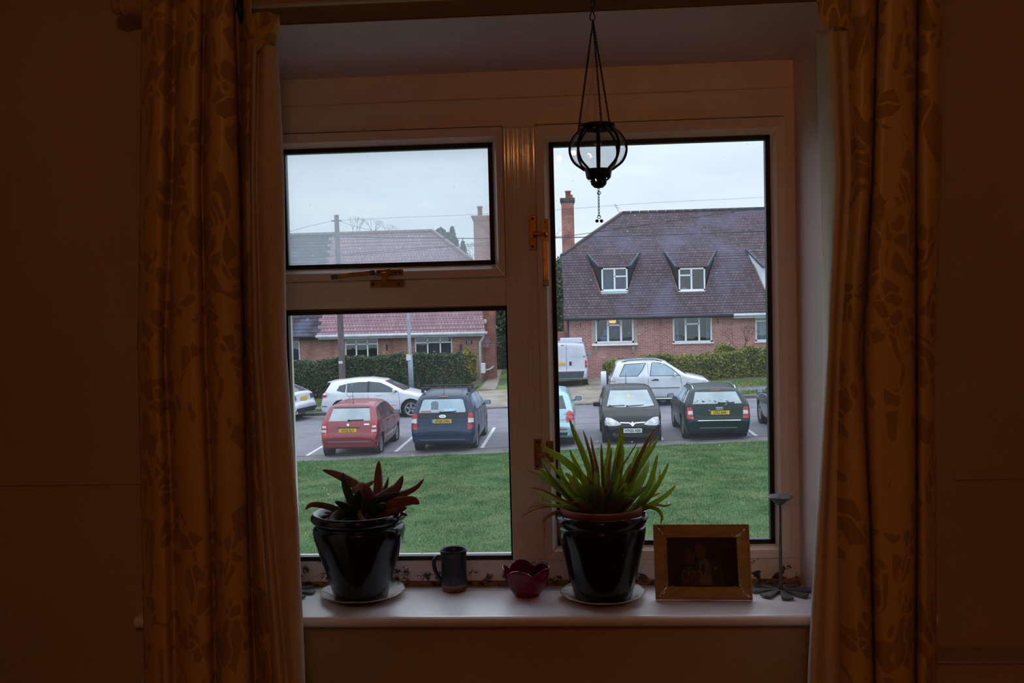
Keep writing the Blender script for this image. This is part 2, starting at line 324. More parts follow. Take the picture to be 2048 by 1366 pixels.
# low boxed-in corner under the right hand end of the sill
bx = W(1880, 1322, 2.2); struct(build('trim_5', MB().box(bx.x-.03, XR, 2.19, YW, ZF, bx.z).box(bx.x-.04, XR, 2.18, YW, bx.z, bx.z+.006), M['wall_paint'], bevel=.003))
# sill board with a rounded nosing and horns beyond the opening
SZ = -.731; sx0, sx1 = W(267, 1245, 2.24).x, W(1877, 1240, 2.24).x
mb = MB(); mb.box(-.80, .556, 2.4505, 2.5, SZ-.03, SZ)
nose = [(2.262, SZ-.0005)]+[(2.252-.012*sin(a), SZ-.0135+.013*cos(a)) for a in [i*pi/8 for i in range(9)]]+[(2.262, SZ-.027)]
mb.prism([(2.448, SZ)]+nose+[(2.448, SZ-.03)], -.80, .556, 'yz')
mb.prism([(YW, SZ)]+nose+[(YW, SZ-.027)], sx0, -.80, 'yz'); mb.prism([(YW, SZ)]+nose+[(YW, SZ-.027)], .556, sx1, 'yz')
mb.box(-.87, -.80, YW, 2.5, SZ-.03, SZ); mb.box(.556, .62, YW, 2.5, SZ-.03, SZ)
struct(build('windowsill', mb, M['sill_paint'], bevel=.0015))
mb = MB(); mb.prism([(2.5, SZ), (2.488, SZ), (2.488, SZ+.012), (2.5, SZ+.017)], -.80, .556, 'yz')
mat('old_bead', (.34, .20, .10), (.05, .03, .02), rough=.8, scale=60, lo=.45, hi=.6)
struct(build('trim_6', mb, M['old_bead']))

# ------------------------------------------------------------------ window_1
win = thing('window_1', 'white plastic casement window with brass catches above the sill', None, (0, 2.5, 0), kind='structure')
mb = MB(); FY = 2.492
mb.box(-.812, .562, FY, 2.57, .446, .520); mb.box(-.812, .562, FY+.004, 2.57, .520, .590)
mb.box(-.812, -.780, FY, 2.57, -.663, .446); mb.box(.533, .562, FY, 2.57, -.663, .446)
mb.box(-.780, -.171, FY, 2.57, -.007, .068)
mb.box(-.780, -.752, FY, 2.57, -.663, -.007); mb.box(-.812, .562, FY, 2.57, -.740, -.663)
build('outer_frame', mb, M['mouldy_upvc'], win, bevel=.003)
build('mullion', MB().box(-.171, -.088, FY-.003, 2.57, -.663, .446), M['upvc_gloss'], win, bevel=.003)
def sash(x0, x1, z0, z1, i0, i1, k0, k1, g):
    mb = MB(); e = .0006; ya, yb, yc = 2.480, 2.478, 2.495
    o = [(x0, z0), (x1, z0), (x1, z1), (x0, z1)]; q = [(i0, k0), (i1, k0), (i1, k1), (i0, k1)]
    for a in range(4):
        c = (a+1) % 4; d = Vector((o[c][0]-o[a][0], o[c][1]-o[a][1])).normalized()*e
        pts = [(o[a][0]+d.x, o[a][1]+d.y), (o[c][0]-d.x, o[c][1]-d.y), (q[c][0]-d.x, q[c][1]-d.y), (q[a][0]+d.x, q[a][1]+d.y)]
        mm = [tuple(pts[3-i][j]*.62+pts[i][j]*.38 for j in (0, 1)) for i in (0, 1)]     # shoulder of the moulding
        vs = [(pts[0][0], yb, pts[0][1]), (pts[1][0], yb, pts[1][1]), (mm[1][0], ya, mm[1][1]), (mm[0][0], ya, mm[0][1]), (pts[2][0], yc, pts[2][1]), (pts[3][0], yc, pts[3][1]),
              (pts[0][0], 2.54, pts[0][1]), (pts[1][0], 2.54, pts[1][1]), (pts[2][0], 2.54, pts[2][1]), (pts[3][0], 2.54, pts[3][1])]
        mb.add(vs, [(0, 1, 2, 3), (3, 2, 4, 5), (0, 6, 7, 1), (5, 4, 8, 9), (6, 9, 8, 7), (0, 3, 5, 9, 6), (1, 7, 8, 4, 2)])
    s = build('sash', mb, M['upvc'], win)
    pane(s, i0, i1, k0, k1, g, 2.497)
    mb = MB(); t = .003
    mb.box(x0-.001, x1+.001, FY-.002, FY+.001, z1-.001, z1+t+.001)
    mb.box(x0-.0015, x0, FY-.002, FY+.001, z0, z1); mb.box(x1, x1+.0015, FY-.002, FY+.001, z0, z1)
    build('gap_shade_strip', mb, M['gasket'], s); return s  # black strips on the frame paint the shade of the gap round the sash
def pane(par, x0, x1, z0, z1, g, y):
    t = .0115; mb = MB()
    mb.box(x0, x1, y-.003, y+.02, z1-t, z1); mb.box(x0, x1, y-.003, y+.02, z0, z0+t); mb.box(x0, x0+t, y-.003, y+.02, z0, z1); mb.box(x1-t, x1, y-.003, y+.02, z0, z1)
    if par is win: build('gasket', mb, M['gasket'], par); build('pane', MB().box(x0, x1, y+.006, y+.0065, z0, z1), M[g], par)
    else: build('gasket', mb, M['gasket'], par); build('pane', MB().box(x0, x1, y+.006, y+.0065, z0, z1), M[g], par)
sash(-.780, -.171, .068, .446, -.747, -.198, .100, .410, 'hazy_glass')
sash(-.088, .532, -.660, .446, -.054, .499, -.628, .405, 'window_glass')
pane(win, -.752, -.163, -.663, -.007, 'window_glass', 2.494)
def screw(mb, p, r=.0035): mb.lathe([(0, -.0015), (r*.5, -.0012), (r, 0), (r, .001)], (p[0], p[1], p[2]), 12, 'y')
# transom catch
def wz_(px, py, y): v = W(px, py, y); return v.x, v.z
lt = build('catch_plate', MB().box(wz_(740, 568, 2.488)[0], wz_(808, 568, 2.488)[0], 2.487, 2.492, W(775, 575, 2.488).z, W(775, 561, 2.488).z), M['brass'], win, bevel=.001)
mb = MB(); [screw(mb, W(px, 568.5, 2.4865)) for px in (746, 797)]; build('screw', mb, M['screw'], lt)
a, b = wz_(752, 552, 2.47); c, d = wz_(806, 538, 2.47)
h = build('catch_stay', MB().box(a, c, 2.468, 2.474, b, d), M['brass'], win, bevel=.001)
mb = MB(); [screw(mb, W(px, 545, 2.4675), .003) for px in (757, 791, 799)]; build('screw', mb, M['screw'], h)
p0, p1 = W(662, 554, 2.445), W(750, 545, 2.452)
mb = MB(); mb.bar(p0, p1, .006, .0125); build('catch_handle', mb, M['brass'], win, bevel=.0015)
mb = MB(); mb.bar(p0, p0+(p1-p0)*.15, .007, .0135); mb.bar(p1-(p1-p0)*.1, p1, .008, .014); build('handle_end', mb, M['grey_steel'], win, bevel=.0015)
q = W(770, 555, 2.462); mb = MB(); mb.obox(q, (.0065, 0, 0), (0, .012, 0), (0, 0, .013)); mb.obox(q+Vector((.009, 0, .012)), (.004, 0, 0), (0, .008, 0), (0, 0, .01)); build('catch_tongue', mb, M['brass'], win, bevel=.002)
# mullion catches
def mcatch(py0, py1, px, sxp, sy0, sy1, handle):
    a = wz_(px-6, py1, 2.486); b = wz_(px+7, py0, 2.486)
    p = build('catch_plate', MB().box(a[0], b[0], 2.485, 2.49, a[1], b[1]), M['brass'], win, bevel=.001)
    mb = MB(); screw(mb, W(px, py0+6, 2.4845)); screw(mb, W(px, py1-7, 2.4845)); build('screw', mb, M['screw'], p)
    a = wz_(sxp-7, sy1, 2.47); b = wz_(sxp+7, sy0, 2.47)
    p = build('catch_stay', MB().box(a[0], b[0], 2.469, 2.475, a[1], b[1]), M['brass'], win, bevel=.001)
    mb = MB(); screw(mb, W(sxp, sy0+6, 2.4685), .003); mb.lathe([(0, -.010), (.004, -.009), (.006, -.004), (.006, 0)], W(sxp, (sy0+sy1)/2+8, 2.469), 14, 'y'); build('pivot', mb, M['brass'], p)
    q = W(px+10, (py0+py1)/2+2, 2.47); build('catch_tongue', MB().obox(q, (.012, 0, 0), (0, .009, 0), (0, 0, .005)), M['brass'], win, bevel=.002)
    if handle:
        p0, p1 = W(sxp, sy1-4, 2.455), W(sxp+2, handle, 2.442)
        mb = MB(); mb.bar(p0, p1, .013, .006); build('catch_handle', mb, M['brass'], win, bevel=.0015)
        mb = MB(); mb.bar(p1+(p0-p1)*.14, p1, .0145, .007); build('handle_end', mb, M['grey_steel'], win, bevel=.0015)
mcatch(431, 500, 1065, 1090, 438, 484, 572)
mcatch(878, 940, 1075, 1100, 882, 925, None)

# ------------------------------------------------------------------ curtain pole and curtains
pr = .0175; PY = 2.175
pz = W(560, 14, PY).z + pr; pole = thing('curtain_pole', 'pale round wooden curtain pole across the top of the window', 'curtain pole', (0, PY, pz))
xl = W(255, 15, PY).x; build('rod', MB().lathe([(0, xl), (pr, xl), (pr, -xl*.93), (0, -xl*.93)], (0, PY, pz), 24, 'x'), M['pole_wood'], pole, smooth=False)
for s, x in ((-1, xl), (1, -xl*.93)):
    build('finial', MB().lathe([(pr*.8, x), (pr*1.25, x+s*.004), (pr*1.25, x+s*.010), (pr*.85, x+s*.014), (pr*1.1, x+s*.022), (pr*.9, x+s*.032), (0, x+s*.038)], (0, PY, pz), 20, 'x'), M['pole_wood'], pole, smooth=True)
for x in (xl+.06, -xl*.93-.06):
    build('bracket', MB().box(x-.012, x+.012, PY, YW, pz-.012, pz+.012), M['pole_wood'], pole, bevel=.003)
bx0 = W(480, 25, 2.14)
build('end_ring', MB().tube([bx0+Vector((0, .035+.034*cos(a), .012+.030*sin(a))) for a in [i*pi/12 for i in range(24)]], .0075, 8, closed=True), M['gasket'], pole, smooth=True, label='black curtain ring')

ROWS = [0, 150, 350, 700, 1050, 1366]
def cloth(name, cols, m, par, top=None, n=5, wig=.004, thick=.0025, seed=1, zb=-1.57):
    r = np.random.default_rng(seed); cols = [c if len(c) == 7 else (c[0], (c[0]+c[1])/2)+tuple(c[1:]) for c in cols]
    rows = [-60 if top is None else top]+[p for p in range(0 if top is None else int(top)+12, 1366, 24)]+[1400]
    grid = []
    for py in rows:
        base = []
        for c in cols:
            x = float(np.interp(py, ROWS, c[:6])); 
            base.append(W(x, py, c[6]+wig*sin(py/97+c[6]*90+seed)))
        grid.append(catmull(base, n))
    zbot = [g.copy() for g in grid[-1]]
    for g in zbot: g.z = zb
    grid.append(zbot)
    if top is None:
        for g in grid[0]: g.z = pz+.03
    mb = MB(); N = len(grid[0]); mb.v = [tuple(v) for g in grid for v in g]
    mb.f = [(i*N+j, i*N+j+1, (i+1)*N+j+1, (i+1)*N+j) for i in range(len(grid)-1) for j in range(N-1)]; mb.m = [0]*len(mb.f)
    return build(name, mb, m, par, smooth=True, recalc=False, solid=thick)
cl = thing('curtain', 'gold damask curtain left of the window, its pale lining turned towards the glass', 'curtain', (-.7, 2.13, -1.57))
cloth('damask_panel', [(284, 281, 276, 284, 290, 2.165), (300, 293, 289, 298, 304, 2.10), (330, 322, 314, 326, 334, 2.075), (350, 345, 330, 345, 350, 2.135), (372, 362, 352, 370, 378, 2.08),
    (398, 392, 395, 410, 416, 2.075), (409, 404, 411, 425, 431, 2.14), (430, 425, 432, 445, 452, 2.07), (461, 469, 476, 486, 494, 2.088), (466, 477, 484, 494, 503, 2.15),
    (474, 482, 490, 500, 512, 2.195), (492, 490, 497, 512, 530, 2.13), (503, 497, 503, 521, 546, 2.12)], M['damask'], cl, seed=3)
cloth('lining', [(500, 500, 503, 522, 546, 2.13), (512, 505, 512, 534, 560, 2.085), (520, 512, 522, 546, 574, 2.115), (534, 530, 546, 570, 590, 2.09), (548, 566, 572, 597, 610, 2.105), (546, 560, 562, 585, 600, 2.16), (540, 545, 550, 570, 590, 2.21)], M['lining'], cl, top=92, seed=5)
a = [W(496, 30, 2.12), W(510, 26, 2.105), W(535, 24, 2.10), W(558, 30, 2.11), W(560, 60, 2.14), W(549, 92, 2.13), W(530, 88, 2.10), W(514, 105, 2.10), W(505, 130, 2.12), W(498, 80, 2.12)]
mb = MB(); mb.add(a, [tuple(range(10))]); build('heading_tape', mb, M['damask'], cl, solid=.006)
crt = thing('curtain', 'gold damask curtain hanging right of the window beside the iron candlestick', 'curtain', (.75, 2.13, -1.57))
cloth('damask_panel', [(1690, 1700, 1672, 1668, 1680, 2.15), (1703, 1712, 1688, 1686, 1694, 2.09), (1728, 1726, 1702, 1712, 1716, 2.07), (1748, 1738, 1714, 1735, 1740, 2.09), (1754, 1746, 1722, 1740, 1748, 2.17),
    (1762, 1752, 1735, 1750, 1756, 2.08), (1790, 1780, 1765, 1780, 1780, 2.065), (1825, 1822, 1822, 1824, 1820, 2.085), (1834, 1831, 1831, 1832, 1830, 2.165), (1843, 1840, 1840, 1840, 1838, 2.085), (1862, 1860, 1852, 1850, 1852, 2.07),
    (1880, 1878, 1866, 1862, 1866, 2.10), (1884, 1882, 1869, 1870, 1873, 2.19)], M['damask'], crt, seed=8)
cloth('lining', [(1632, 1640, 1648, 1640, 1620, 2.21), (1640, 1652, 1650, 1638, 1616, 2.155), (1650, 1665, 1655, 1632, 1617, 2.10), (1662, 1680, 1662, 1645, 1630, 2.085), (1676, 1690, 1672, 1655, 1648, 2.115), (1690, 1702, 1684, 1672, 1668, 2.12), (1704, 1712, 1692, 1684, 1684, 2.14)], M['lining'], crt, top=62, seed=9)
a = [W(1632, -6, 2.12), W(1690, -8, 2.10), W(1700, 60, 2.12), W(1672, 52, 2.11), W(1650, 62, 2.11), W(1638, 30, 2.12)]
mb = MB(); mb.add(a, [tuple(range(6))]); build('heading_tape', mb, M['damask'], crt, solid=.006)

# ------------------------------------------------------------------ pendant lamp of the room (behind the lens)
pl = thing('pendant_lamp', 'ceiling pendant lamp in the middle of the room, with added panels that cut its light', 'lamp', (LAMP.x, LAMP.y, ZC))
build('ceiling_rose', MB().lathe([(0, ZC-.03), (.03, ZC-.03), (.05, ZC), (0, ZC)], (LAMP.x, LAMP.y, 0), 20), M['white_paint'], pl, smooth=True)
build('cord', MB().tube([(LAMP.x, LAMP.y, ZC-.03), (LAMP.x, LAMP.y, LAMP.z+.09)], .004), M['white_paint'], pl)
build('lamp_holder', MB().lathe([(0, LAMP.z+.10), (.018, LAMP.z+.09), (.02, LAMP.z+.04), (0, LAMP.z+.04)], (LAMP.x, LAMP.y, 0), 16), M['brass'], pl, smooth=True)
f = .055
for pts in ([(0, 300), (240, 780), (120, 1700), (-700, 1700), (-700, 300)], [(2048, 340), (1850, 740), (1950, 1700), (2700, 1700), (2700, 340)]):
    q = [LAMP+(W(px, py, YW)-LAMP)*f for px, py in pts]; mb = MB(); mb.add(q, [tuple(range(5))]); build('light_cut_panel', mb, M['light_cut_film'], pl, solid=.001)  # unseen panels added beside the bulbs, shaped to dim the wall's lower corners

# ------------------------------------------------------------------ hanging glass lantern
LY = 2.15; lc = W(1196, 299, LY); ppm = F/LY; R0 = 56/ppm
hk = W(1185, 0, LY); ln = thing('hanging_lantern', 'round smoky glass lantern in iron ribs hanging on chains in the window', 'lantern', (lc.x, LY, lc.z-R0))
def H(py): return (299-py)/ppm
prof = [(.30, 1.02), (.55, .88), (.78, .66), (.93, .38), (1.0, .05), (.96, -.28), (.83, -.56), (.62, -.76), (.48, -.88)]
prof = [(r*R0, z*46/ppm) for r, z in [tuple(v)[:2] for v in [(p.x, p.y) for p in catmull([(a, b, 0) for a, b in prof], 3)]]]
build('glass_globe', MB().lathe(prof, lc, 96, rf=lambda a, h: 1+.035*abs(sin(4*a+.25))-.03), M['lantern_glass'], ln, smooth=True)
for k in range(8):
    a = k*pi/4-.0625-pi/2+.06; pts = [lc+Vector((r*cos(a), r*sin(a), z))*1.0 for r, z in prof]
    mb = MB(); mb.tube(pts, .0029 if k else .0038, 6); build('iron_rib', mb, M['dark_metal'], ln, smooth=True)
tz = H(255); rt = .037
build('top_ring', MB().lathe([(rt-.004, tz-.004), (rt, tz-.006), (rt+.003, tz+.001), (rt, tz+.006), (rt-.004, tz+.004), (rt-.004, tz-.004)], lc, 40), M['dark_metal'], ln, smooth=True)
cup = [(28/ppm, H(338)), (26/ppm, H(344)), (25/ppm, H(350)), (24/ppm, H(355)), (20/ppm, H(359)), (16/ppm, H(363)), (15/ppm, H(368)), (9/ppm, H(374)), (0, H(376))]
build('pierced_cup', MB().lathe(cup, lc, 24, skip=lambda i, j: (j == 2 and i % 3 == 0) or (j == 3 and i % 3 == 0) or (j == 4 and i % 3 == 1)), M['dark_metal'], ln, smooth=True)
def chain(a, b, par, name='chain', r=.0011):
    a, b = Vector(a), Vector(b); L = (b-a).length; n = int(L/.0062); d = (b-a).normalized(); u = d.orthogonal().normalized(); w = d.cross(u); mb = MB()
    for i in range(n):
        c = a+(b-a)*((i+.5)/n); s = u if i % 2 else w
        mb.tube([c+d*.0042*cos(t)+s*.0020*sin(t) for t in [k*pi/3 for k in range(6)]], r, 4, closed=True)
    return build(name, mb, M['dark_metal'], par, smooth=True)
top = W(1186, 42, LY)
for px, py, dy in ((1157, 262, -.025), (1203, 248, .028), (1220, 252, .012)):
    e = W(px, py, LY+dy); chain(top, e, ln)
    build('chain_ring', MB().tube([e+Vector((.0035*cos(t), 0, .0035*sin(t)-.004)) for t in [k*pi/6 for k in range(12)]], .0009, 5, closed=True), M['dark_metal'], ln, smooth=True)
hp = [W(1181, 6, LY), W(1185, 0, LY), W(1190, 6, LY), W(1183, 24, LY), W(1180, 36, LY), W(1185, 42, LY), W(1190, 36, LY), W(1187, 26, LY), W(1182, 12, LY)]
build('hook', MB().tube(catmull(hp, 5), .0013, 6), M['dark_metal'], ln, smooth=True)
build('hook_loop', MB().tube([Vector((W(1185, 2, LY).x, PY+(pr+.002)*cos(t), pz+(pr+.002)*sin(t))) for t in [k*pi/10 for k in range(20)]], .0012, 6, closed=True), M['dark_metal'], ln, smooth=True)
pa = W(1197, 376, LY); pb = W(1198, 432, LY); chain(pa, pb, ln, 'pendant_chain', .0009)
for py in (386, 434):
    e = W(1198, py, LY); build('chain_ring', MB().tube([e+Vector((.0035*cos(t), 0, .0035*sin(t))) for t in [k*pi/6 for k in range(12)]], .0009, 5, closed=True), M['dark_metal'], ln, smooth=True)
for px in (1194, 1203): build('bead', MB().ball(W(px, 442, LY), .0038, 12, 8), M['dark_metal'], ln, smooth=True)

# ------------------------------------------------------------------ plant pots and their plates
def plate(name, label, px, py, rx, nl):
    c = atz(px, py, SZ); s = rx/(F/c.y); c = Vector((c.x, c.y, SZ)); t = thing(name, label, 'plate', c)
    rf = lambda a, h: 1+.03*abs(cos(nl*a/2))*(1 if h > .006 else 0)
    prof = [(0, .0015), (s*.6, .0015), (s*.66, .003), (s*.88, .011), (s, .0175), (s, .0185), (s*.88, .0135), (s*.66, .006), (s*.6, .005), (0, .005)]
    build('dish', MB().lathe([(r, z) for r, z in prof], c, 64, rf=rf), M['china'], t, smooth=True)
    mb = MB(); mb.tube([c+Vector((s*rf(a, .01)*cos(a), s*rf(a, .01)*sin(a), .018)) for a in [2*pi*i/64 for i in range(64)]], .0011, 5, closed=True); build('gilt_rim', mb, M['gilt'], t, smooth=True)
    return c
def pot(name, label, px, pyb, prof, cy, inner=False):
    base = W(px, pyb, cy); sc = cy/F; c = Vector((base.x, cy, SZ+.005)); t = thing(name, label, 'plant pot', c)
    P = catmull([(r*sc, h*sc, 0) for r, h in prof], 5); top = P[-1]
    pr_ = [(0, 0)]+[(p.x, p.y) for p in P]+[(p.x-.013, p.y-.004) for p in P[-1:]]+[(P[-6].x-.020, P[-6].y-.02), (P[-10].x-.02, P[-10].y-.05), (0, P[-10].y-.05)]
    b = build('glazed_pot', MB().lathe(pr_, c, 72), M['pot_glaze'], t, smooth=True)
    hz = top.y
    build('soil', MB().lathe([(0, hz-.014), (top.x-.03, hz-.018), (top.x-.018, hz-.022)], c, 32), M['soil'], t, smooth=True)
    if inner:
        ri = top.x*.93; build('inner_pot', MB().lathe([(ri-.014, hz-.03), (ri-.004, hz-.03), (ri-.002, hz-.003), (ri, hz+.003), (ri+.002, hz+.012), (ri-.004, hz+.014), (ri-.008, hz+.012), (ri-.012, hz-.03)], c, 48), M['terracotta'], t, smooth=True, label='terracotta rim of the inner pot')
    return t, c, hz
CY1 = 2.375; CY2 = 2.365
plate('saucer', 'flowered china plate under the pot of red-tipped spiky leaves', 726, 1193, 84, 10)
plate('saucer', 'flowered china plate under the pot of the bushy green aloe', 1206, 1196, 83, 10)
p1, c1, h1 = pot('plant_pot', 'dark glazed bulbous pot at the left holding red-tipped spiky leaves', 723, 1205, [(52, 0), (55, 5), (64, 40), (80, 90), (92, 130), (93, 148), (88, 156), (93, 162), (97, 168), (96, 175), (91, 180)], CY1)
p2, c2, h2 = pot('plant_pot', 'dark glazed pot holding the bushy green aloe left of the photo frame', 1207, 1208, [(54, 0), (58, 6), (68, 45), (78, 90), (86, 125), (88, 146), (86, 152), (90, 158), (93, 166), (92, 172), (88, 176)], CY2, inner=True)

def leafmat(name, base, mid, tip, k=.5, rough=.45, trans=.35):
    m = bpy.data.materials.new(name); m.use_nodes = True; n, l = m.node_tree.nodes, m.node_tree.links; b = bsdf(m); b.inputs['Roughness'].default_value = rough
    at = n.new('ShaderNodeAttribute'); at.attribute_name = 'along'; oi = n.new('ShaderNodeObjectInfo'); tc = n.new('ShaderNodeTexCoord'); nz = n.new('ShaderNodeTexNoise'); nz.inputs['Scale'].default_value = 55
    l.new(tc.outputs['Object'], nz.inputs[0]); a = n.new('ShaderNodeMath'); a.operation = 'MULTIPLY_ADD'; a.inputs[1].default_value = .35; l.new(oi.outputs['Random'], a.inputs[0]); l.new(at.outputs['Fac'], a.inputs[2])
    a2 = n.new('ShaderNodeMath'); a2.operation = 'MULTIPLY_ADD'; a2.inputs[1].default_value = .3; l.new(nz.outputs['Fac'], a2.inputs[0]); l.new(a.outputs[0], a2.inputs[2])
    r = n.new('ShaderNodeValToRGB'); r.color_ramp.elements[0].position = .3; r.color_ramp.elements[0].color = lin(base); r.color_ramp.elements[1].position = 1.35 if k > 1 else .3+k*1.3
    r.color_ramp.elements[1].position = min(1, .35+k); r.color_ramp.elements[1].color = lin(tip); e = r.color_ramp.elements.new(min(.98, .3+k*.6)); e.color = lin(mid)
    sb = n.new('ShaderNodeMath'); sb.operation = 'MULTIPLY'; sb.inputs[1].default_value = .62; l.new(a2.outputs[0], sb.inputs[0]); l.new(sb.outputs[0], r.inputs[0]); l.new(r.outputs[0], b.inputs['Base Color'])
    tr = n.new('ShaderNodeBsdfTranslucent'); mxs = n.new('ShaderNodeMixShader'); mxs.inputs[0].default_value = trans; hs = n.new('ShaderNodeHueSaturation'); hs.inputs['Value'].default_value = 2.2
    l.new(r.outputs[0], hs.inputs['Color']); l.new(hs.outputs[0], tr.inputs[0]); l.new(b.outputs[0], mxs.inputs[1]); l.new(tr.outputs[0], mxs.inputs[2]); l.new(mxs.outputs[0], n['Material Output'].inputs[0])
    M[name] = m
leafmat('red_leaf', (.05, .06, .03), (.15, .06, .04), (.24, .07, .05), .35, trans=.15)
leafmat('dark_leaf', (.025, .045, .02), (.045, .06, .03), (.14, .05, .05), .6)
leafmat('pink_leaf', (.20, .10, .10), (.36, .16, .17), (.42, .19, .18), .3, trans=.1)
leafmat('orange_leaf', (.20, .08, .02), (.32, .13, .03), (.22, .06, .04), .3, trans=.15)
leafmat('grey_leaf', (.07, .08, .045), (.10, .09, .06), (.2, .08, .07), .5)
leafmat('aloe_leaf', (.20, .26, .05), (.28, .34, .07), (.36, .22, .07), .62, trans=.4)
leafmat('aloe_dry', (.16, .14, .05), (.32, .20, .10), (.42, .26, .17), .3, .8, trans=.2)
leafmat('aloe_pale', (.13, .20, .12), (.20, .27, .19), (.3, .3, .16), .6)
def leaf(par, pts, w, m, th=.32, name='leaf', blunt=.55, roll=0):
    P = catmull(pts, 5); N = len(P); vs = []; al = []
    for i, p in enumerate(P):
        t = i/(N-1); d = (P[min(i+1, N-1)]-P[max(i-1, 0)]).normalized(); s = d.cross(Vector((sin(roll), -cos(roll), 0)))
        s = s.normalized() if s.length > .05 else Vector((1, 0, 0)); u = s.cross(d)
        ww = w*.5*(min(1, .62+t*1.1) if t < .35 else 1)*max(0, 1-((t-.3)/.7)**2.1 if t > .3 else 1)**blunt; ww = max(ww, w*.02)
        for (a, b) in ((-1, 0), (-.55, .42), (0, .3), (.55, .42), (1, 0), (.6, -.62), (0, -.95), (-.6, -.62)): vs.append(p+s*a*ww+u*b*ww*th*-1); al.append(t)
    f = [(i*8+k, i*8+(k+1) % 8, (i+1)*8+(k+1) % 8, (i+1)*8+k) for i in range(N-1) for k in range(8)]+[tuple(range(8))[::-1]]
    mb = MB(); mb.add(vs, f); o = build(name, mb, M[m], par, smooth=True, recalc=False)
    at = o.data.attributes.new('along', 'FLOAT', 'POINT'); at.data.foreach_set('value', al); return o
def leaves(par, base, lst, cy, sc=1.0, dmax=.06, seed=2):
    r = random.Random(seed)
    for e in lst:
        pts, w, m = e[:3]; dy = e[3] if len(e) > 3 else r.uniform(-dmax, dmax); n = len(pts)
        pp = [W(px, py, cy+dy*(1-i/(n-1))**1.0) for i, (px, py) in enumerate(pts)][::-1]
        root = Vector((base.x+(pp[0].x-base.x)*.5, cy+dy*.1, base.z)); 
        if (pp[0]-root).length > .02: pp = [root]+pp
        leaf(par, pp, w*(.95 if m == 'aloe_dry' else 1.25)*cy/F, m, roll=r.uniform(-.3, .3))
g1 = thing('succulent_plant', 'spiky succulent with red-tipped leaves growing in the left pot', 'plant', c1+Vector((0, 0, h1-.02)))
L1 = [([(645, 940), (668, 947), (692, 958), (716, 974), (734, 1000)], 16, 'red_leaf', .03), ([(758, 921), (757, 950), (756, 985), (752, 1010)], 17, 'red_leaf', .04),
 ([(806, 951), (794, 975), (772, 990), (748, 1008)], 19, 'red_leaf', -.01), ([(848, 957), (832, 975), (806, 988), (775, 996), (750, 1012)], 12, 'red_leaf', .05),
 ([(839, 1008), (826, 1001), (800, 1004), (770, 1010), (740, 1026)], 20, 'orange_leaf', -.02), ([(686, 945), (690, 968), (698, 990), (712, 1022)], 15, 'dark_leaf', 0),
 ([(670, 1003), (685, 1010), (702, 1018), (718, 1032)], 13, 'dark_leaf', -.04), ([(610, 1019), (622, 1010), (640, 1010), (662, 1015), (690, 1026)], 11, 'red_leaf', -.03),
 ([(719, 982), (714, 1000), (712, 1035)], 15, 'dark_leaf', -.05), ([(712, 975), (708, 978), (712, 982), (722, 973), (730, 975), (740, 990), (746, 1008)], 14, 'pink_leaf', -.06),
 ([(748, 962), (740, 968), (730, 974), (726, 985)], 9, 'pink_leaf', -.02), ([(777, 953), (773, 968), (766, 988), (758, 1005)], 9, 'dark_leaf', .05),
 ([(658, 1050), (666, 1038), (684, 1028), (712, 1030)], 18, 'grey_leaf', -.09), ([(756, 1042), (742, 1047), (726, 1040), (718, 1028), (724, 1022)], 10, 'pink_leaf', -.10),
 ([(814, 1014), (800, 1020), (775, 1025), (745, 1032)], 12, 'orange_leaf', -.06), ([(690, 992), (694, 1002), (702, 1012)], 8, 'red_leaf', .05), ([(816, 1031), (806, 1028), (796, 1024), (770, 1030)], 7, 'orange_leaf', -.04),
 ([(800, 985), (780, 992), (755, 1002), (728, 1022)], 14, 'dark_leaf', -.03), ([(648, 1025), (660, 1027), (668, 1034), (690, 1036)], 7, 'pink_leaf', -.05), ([(775, 1010), (760, 1015), (735, 1030)], 16, 'dark_leaf', -.05), ([(690, 1022), (705, 1028), (725, 1038)], 18, 'dark_leaf', -.05), ([(735, 985), (730, 1005), (726, 1035)], 18, 'dark_leaf', .0)]
leaves(g1, c1+Vector((0, 0, h1-.022)), L1, CY1)
g2 = thing('aloe_plant', 'bushy green aloe with dried brown tips growing in the pot by the photo frame', 'plant', c2+Vector((0, 0, h2-.02)))
A, D, Pp = 'aloe_leaf', 'aloe_dry', 'aloe_pale'
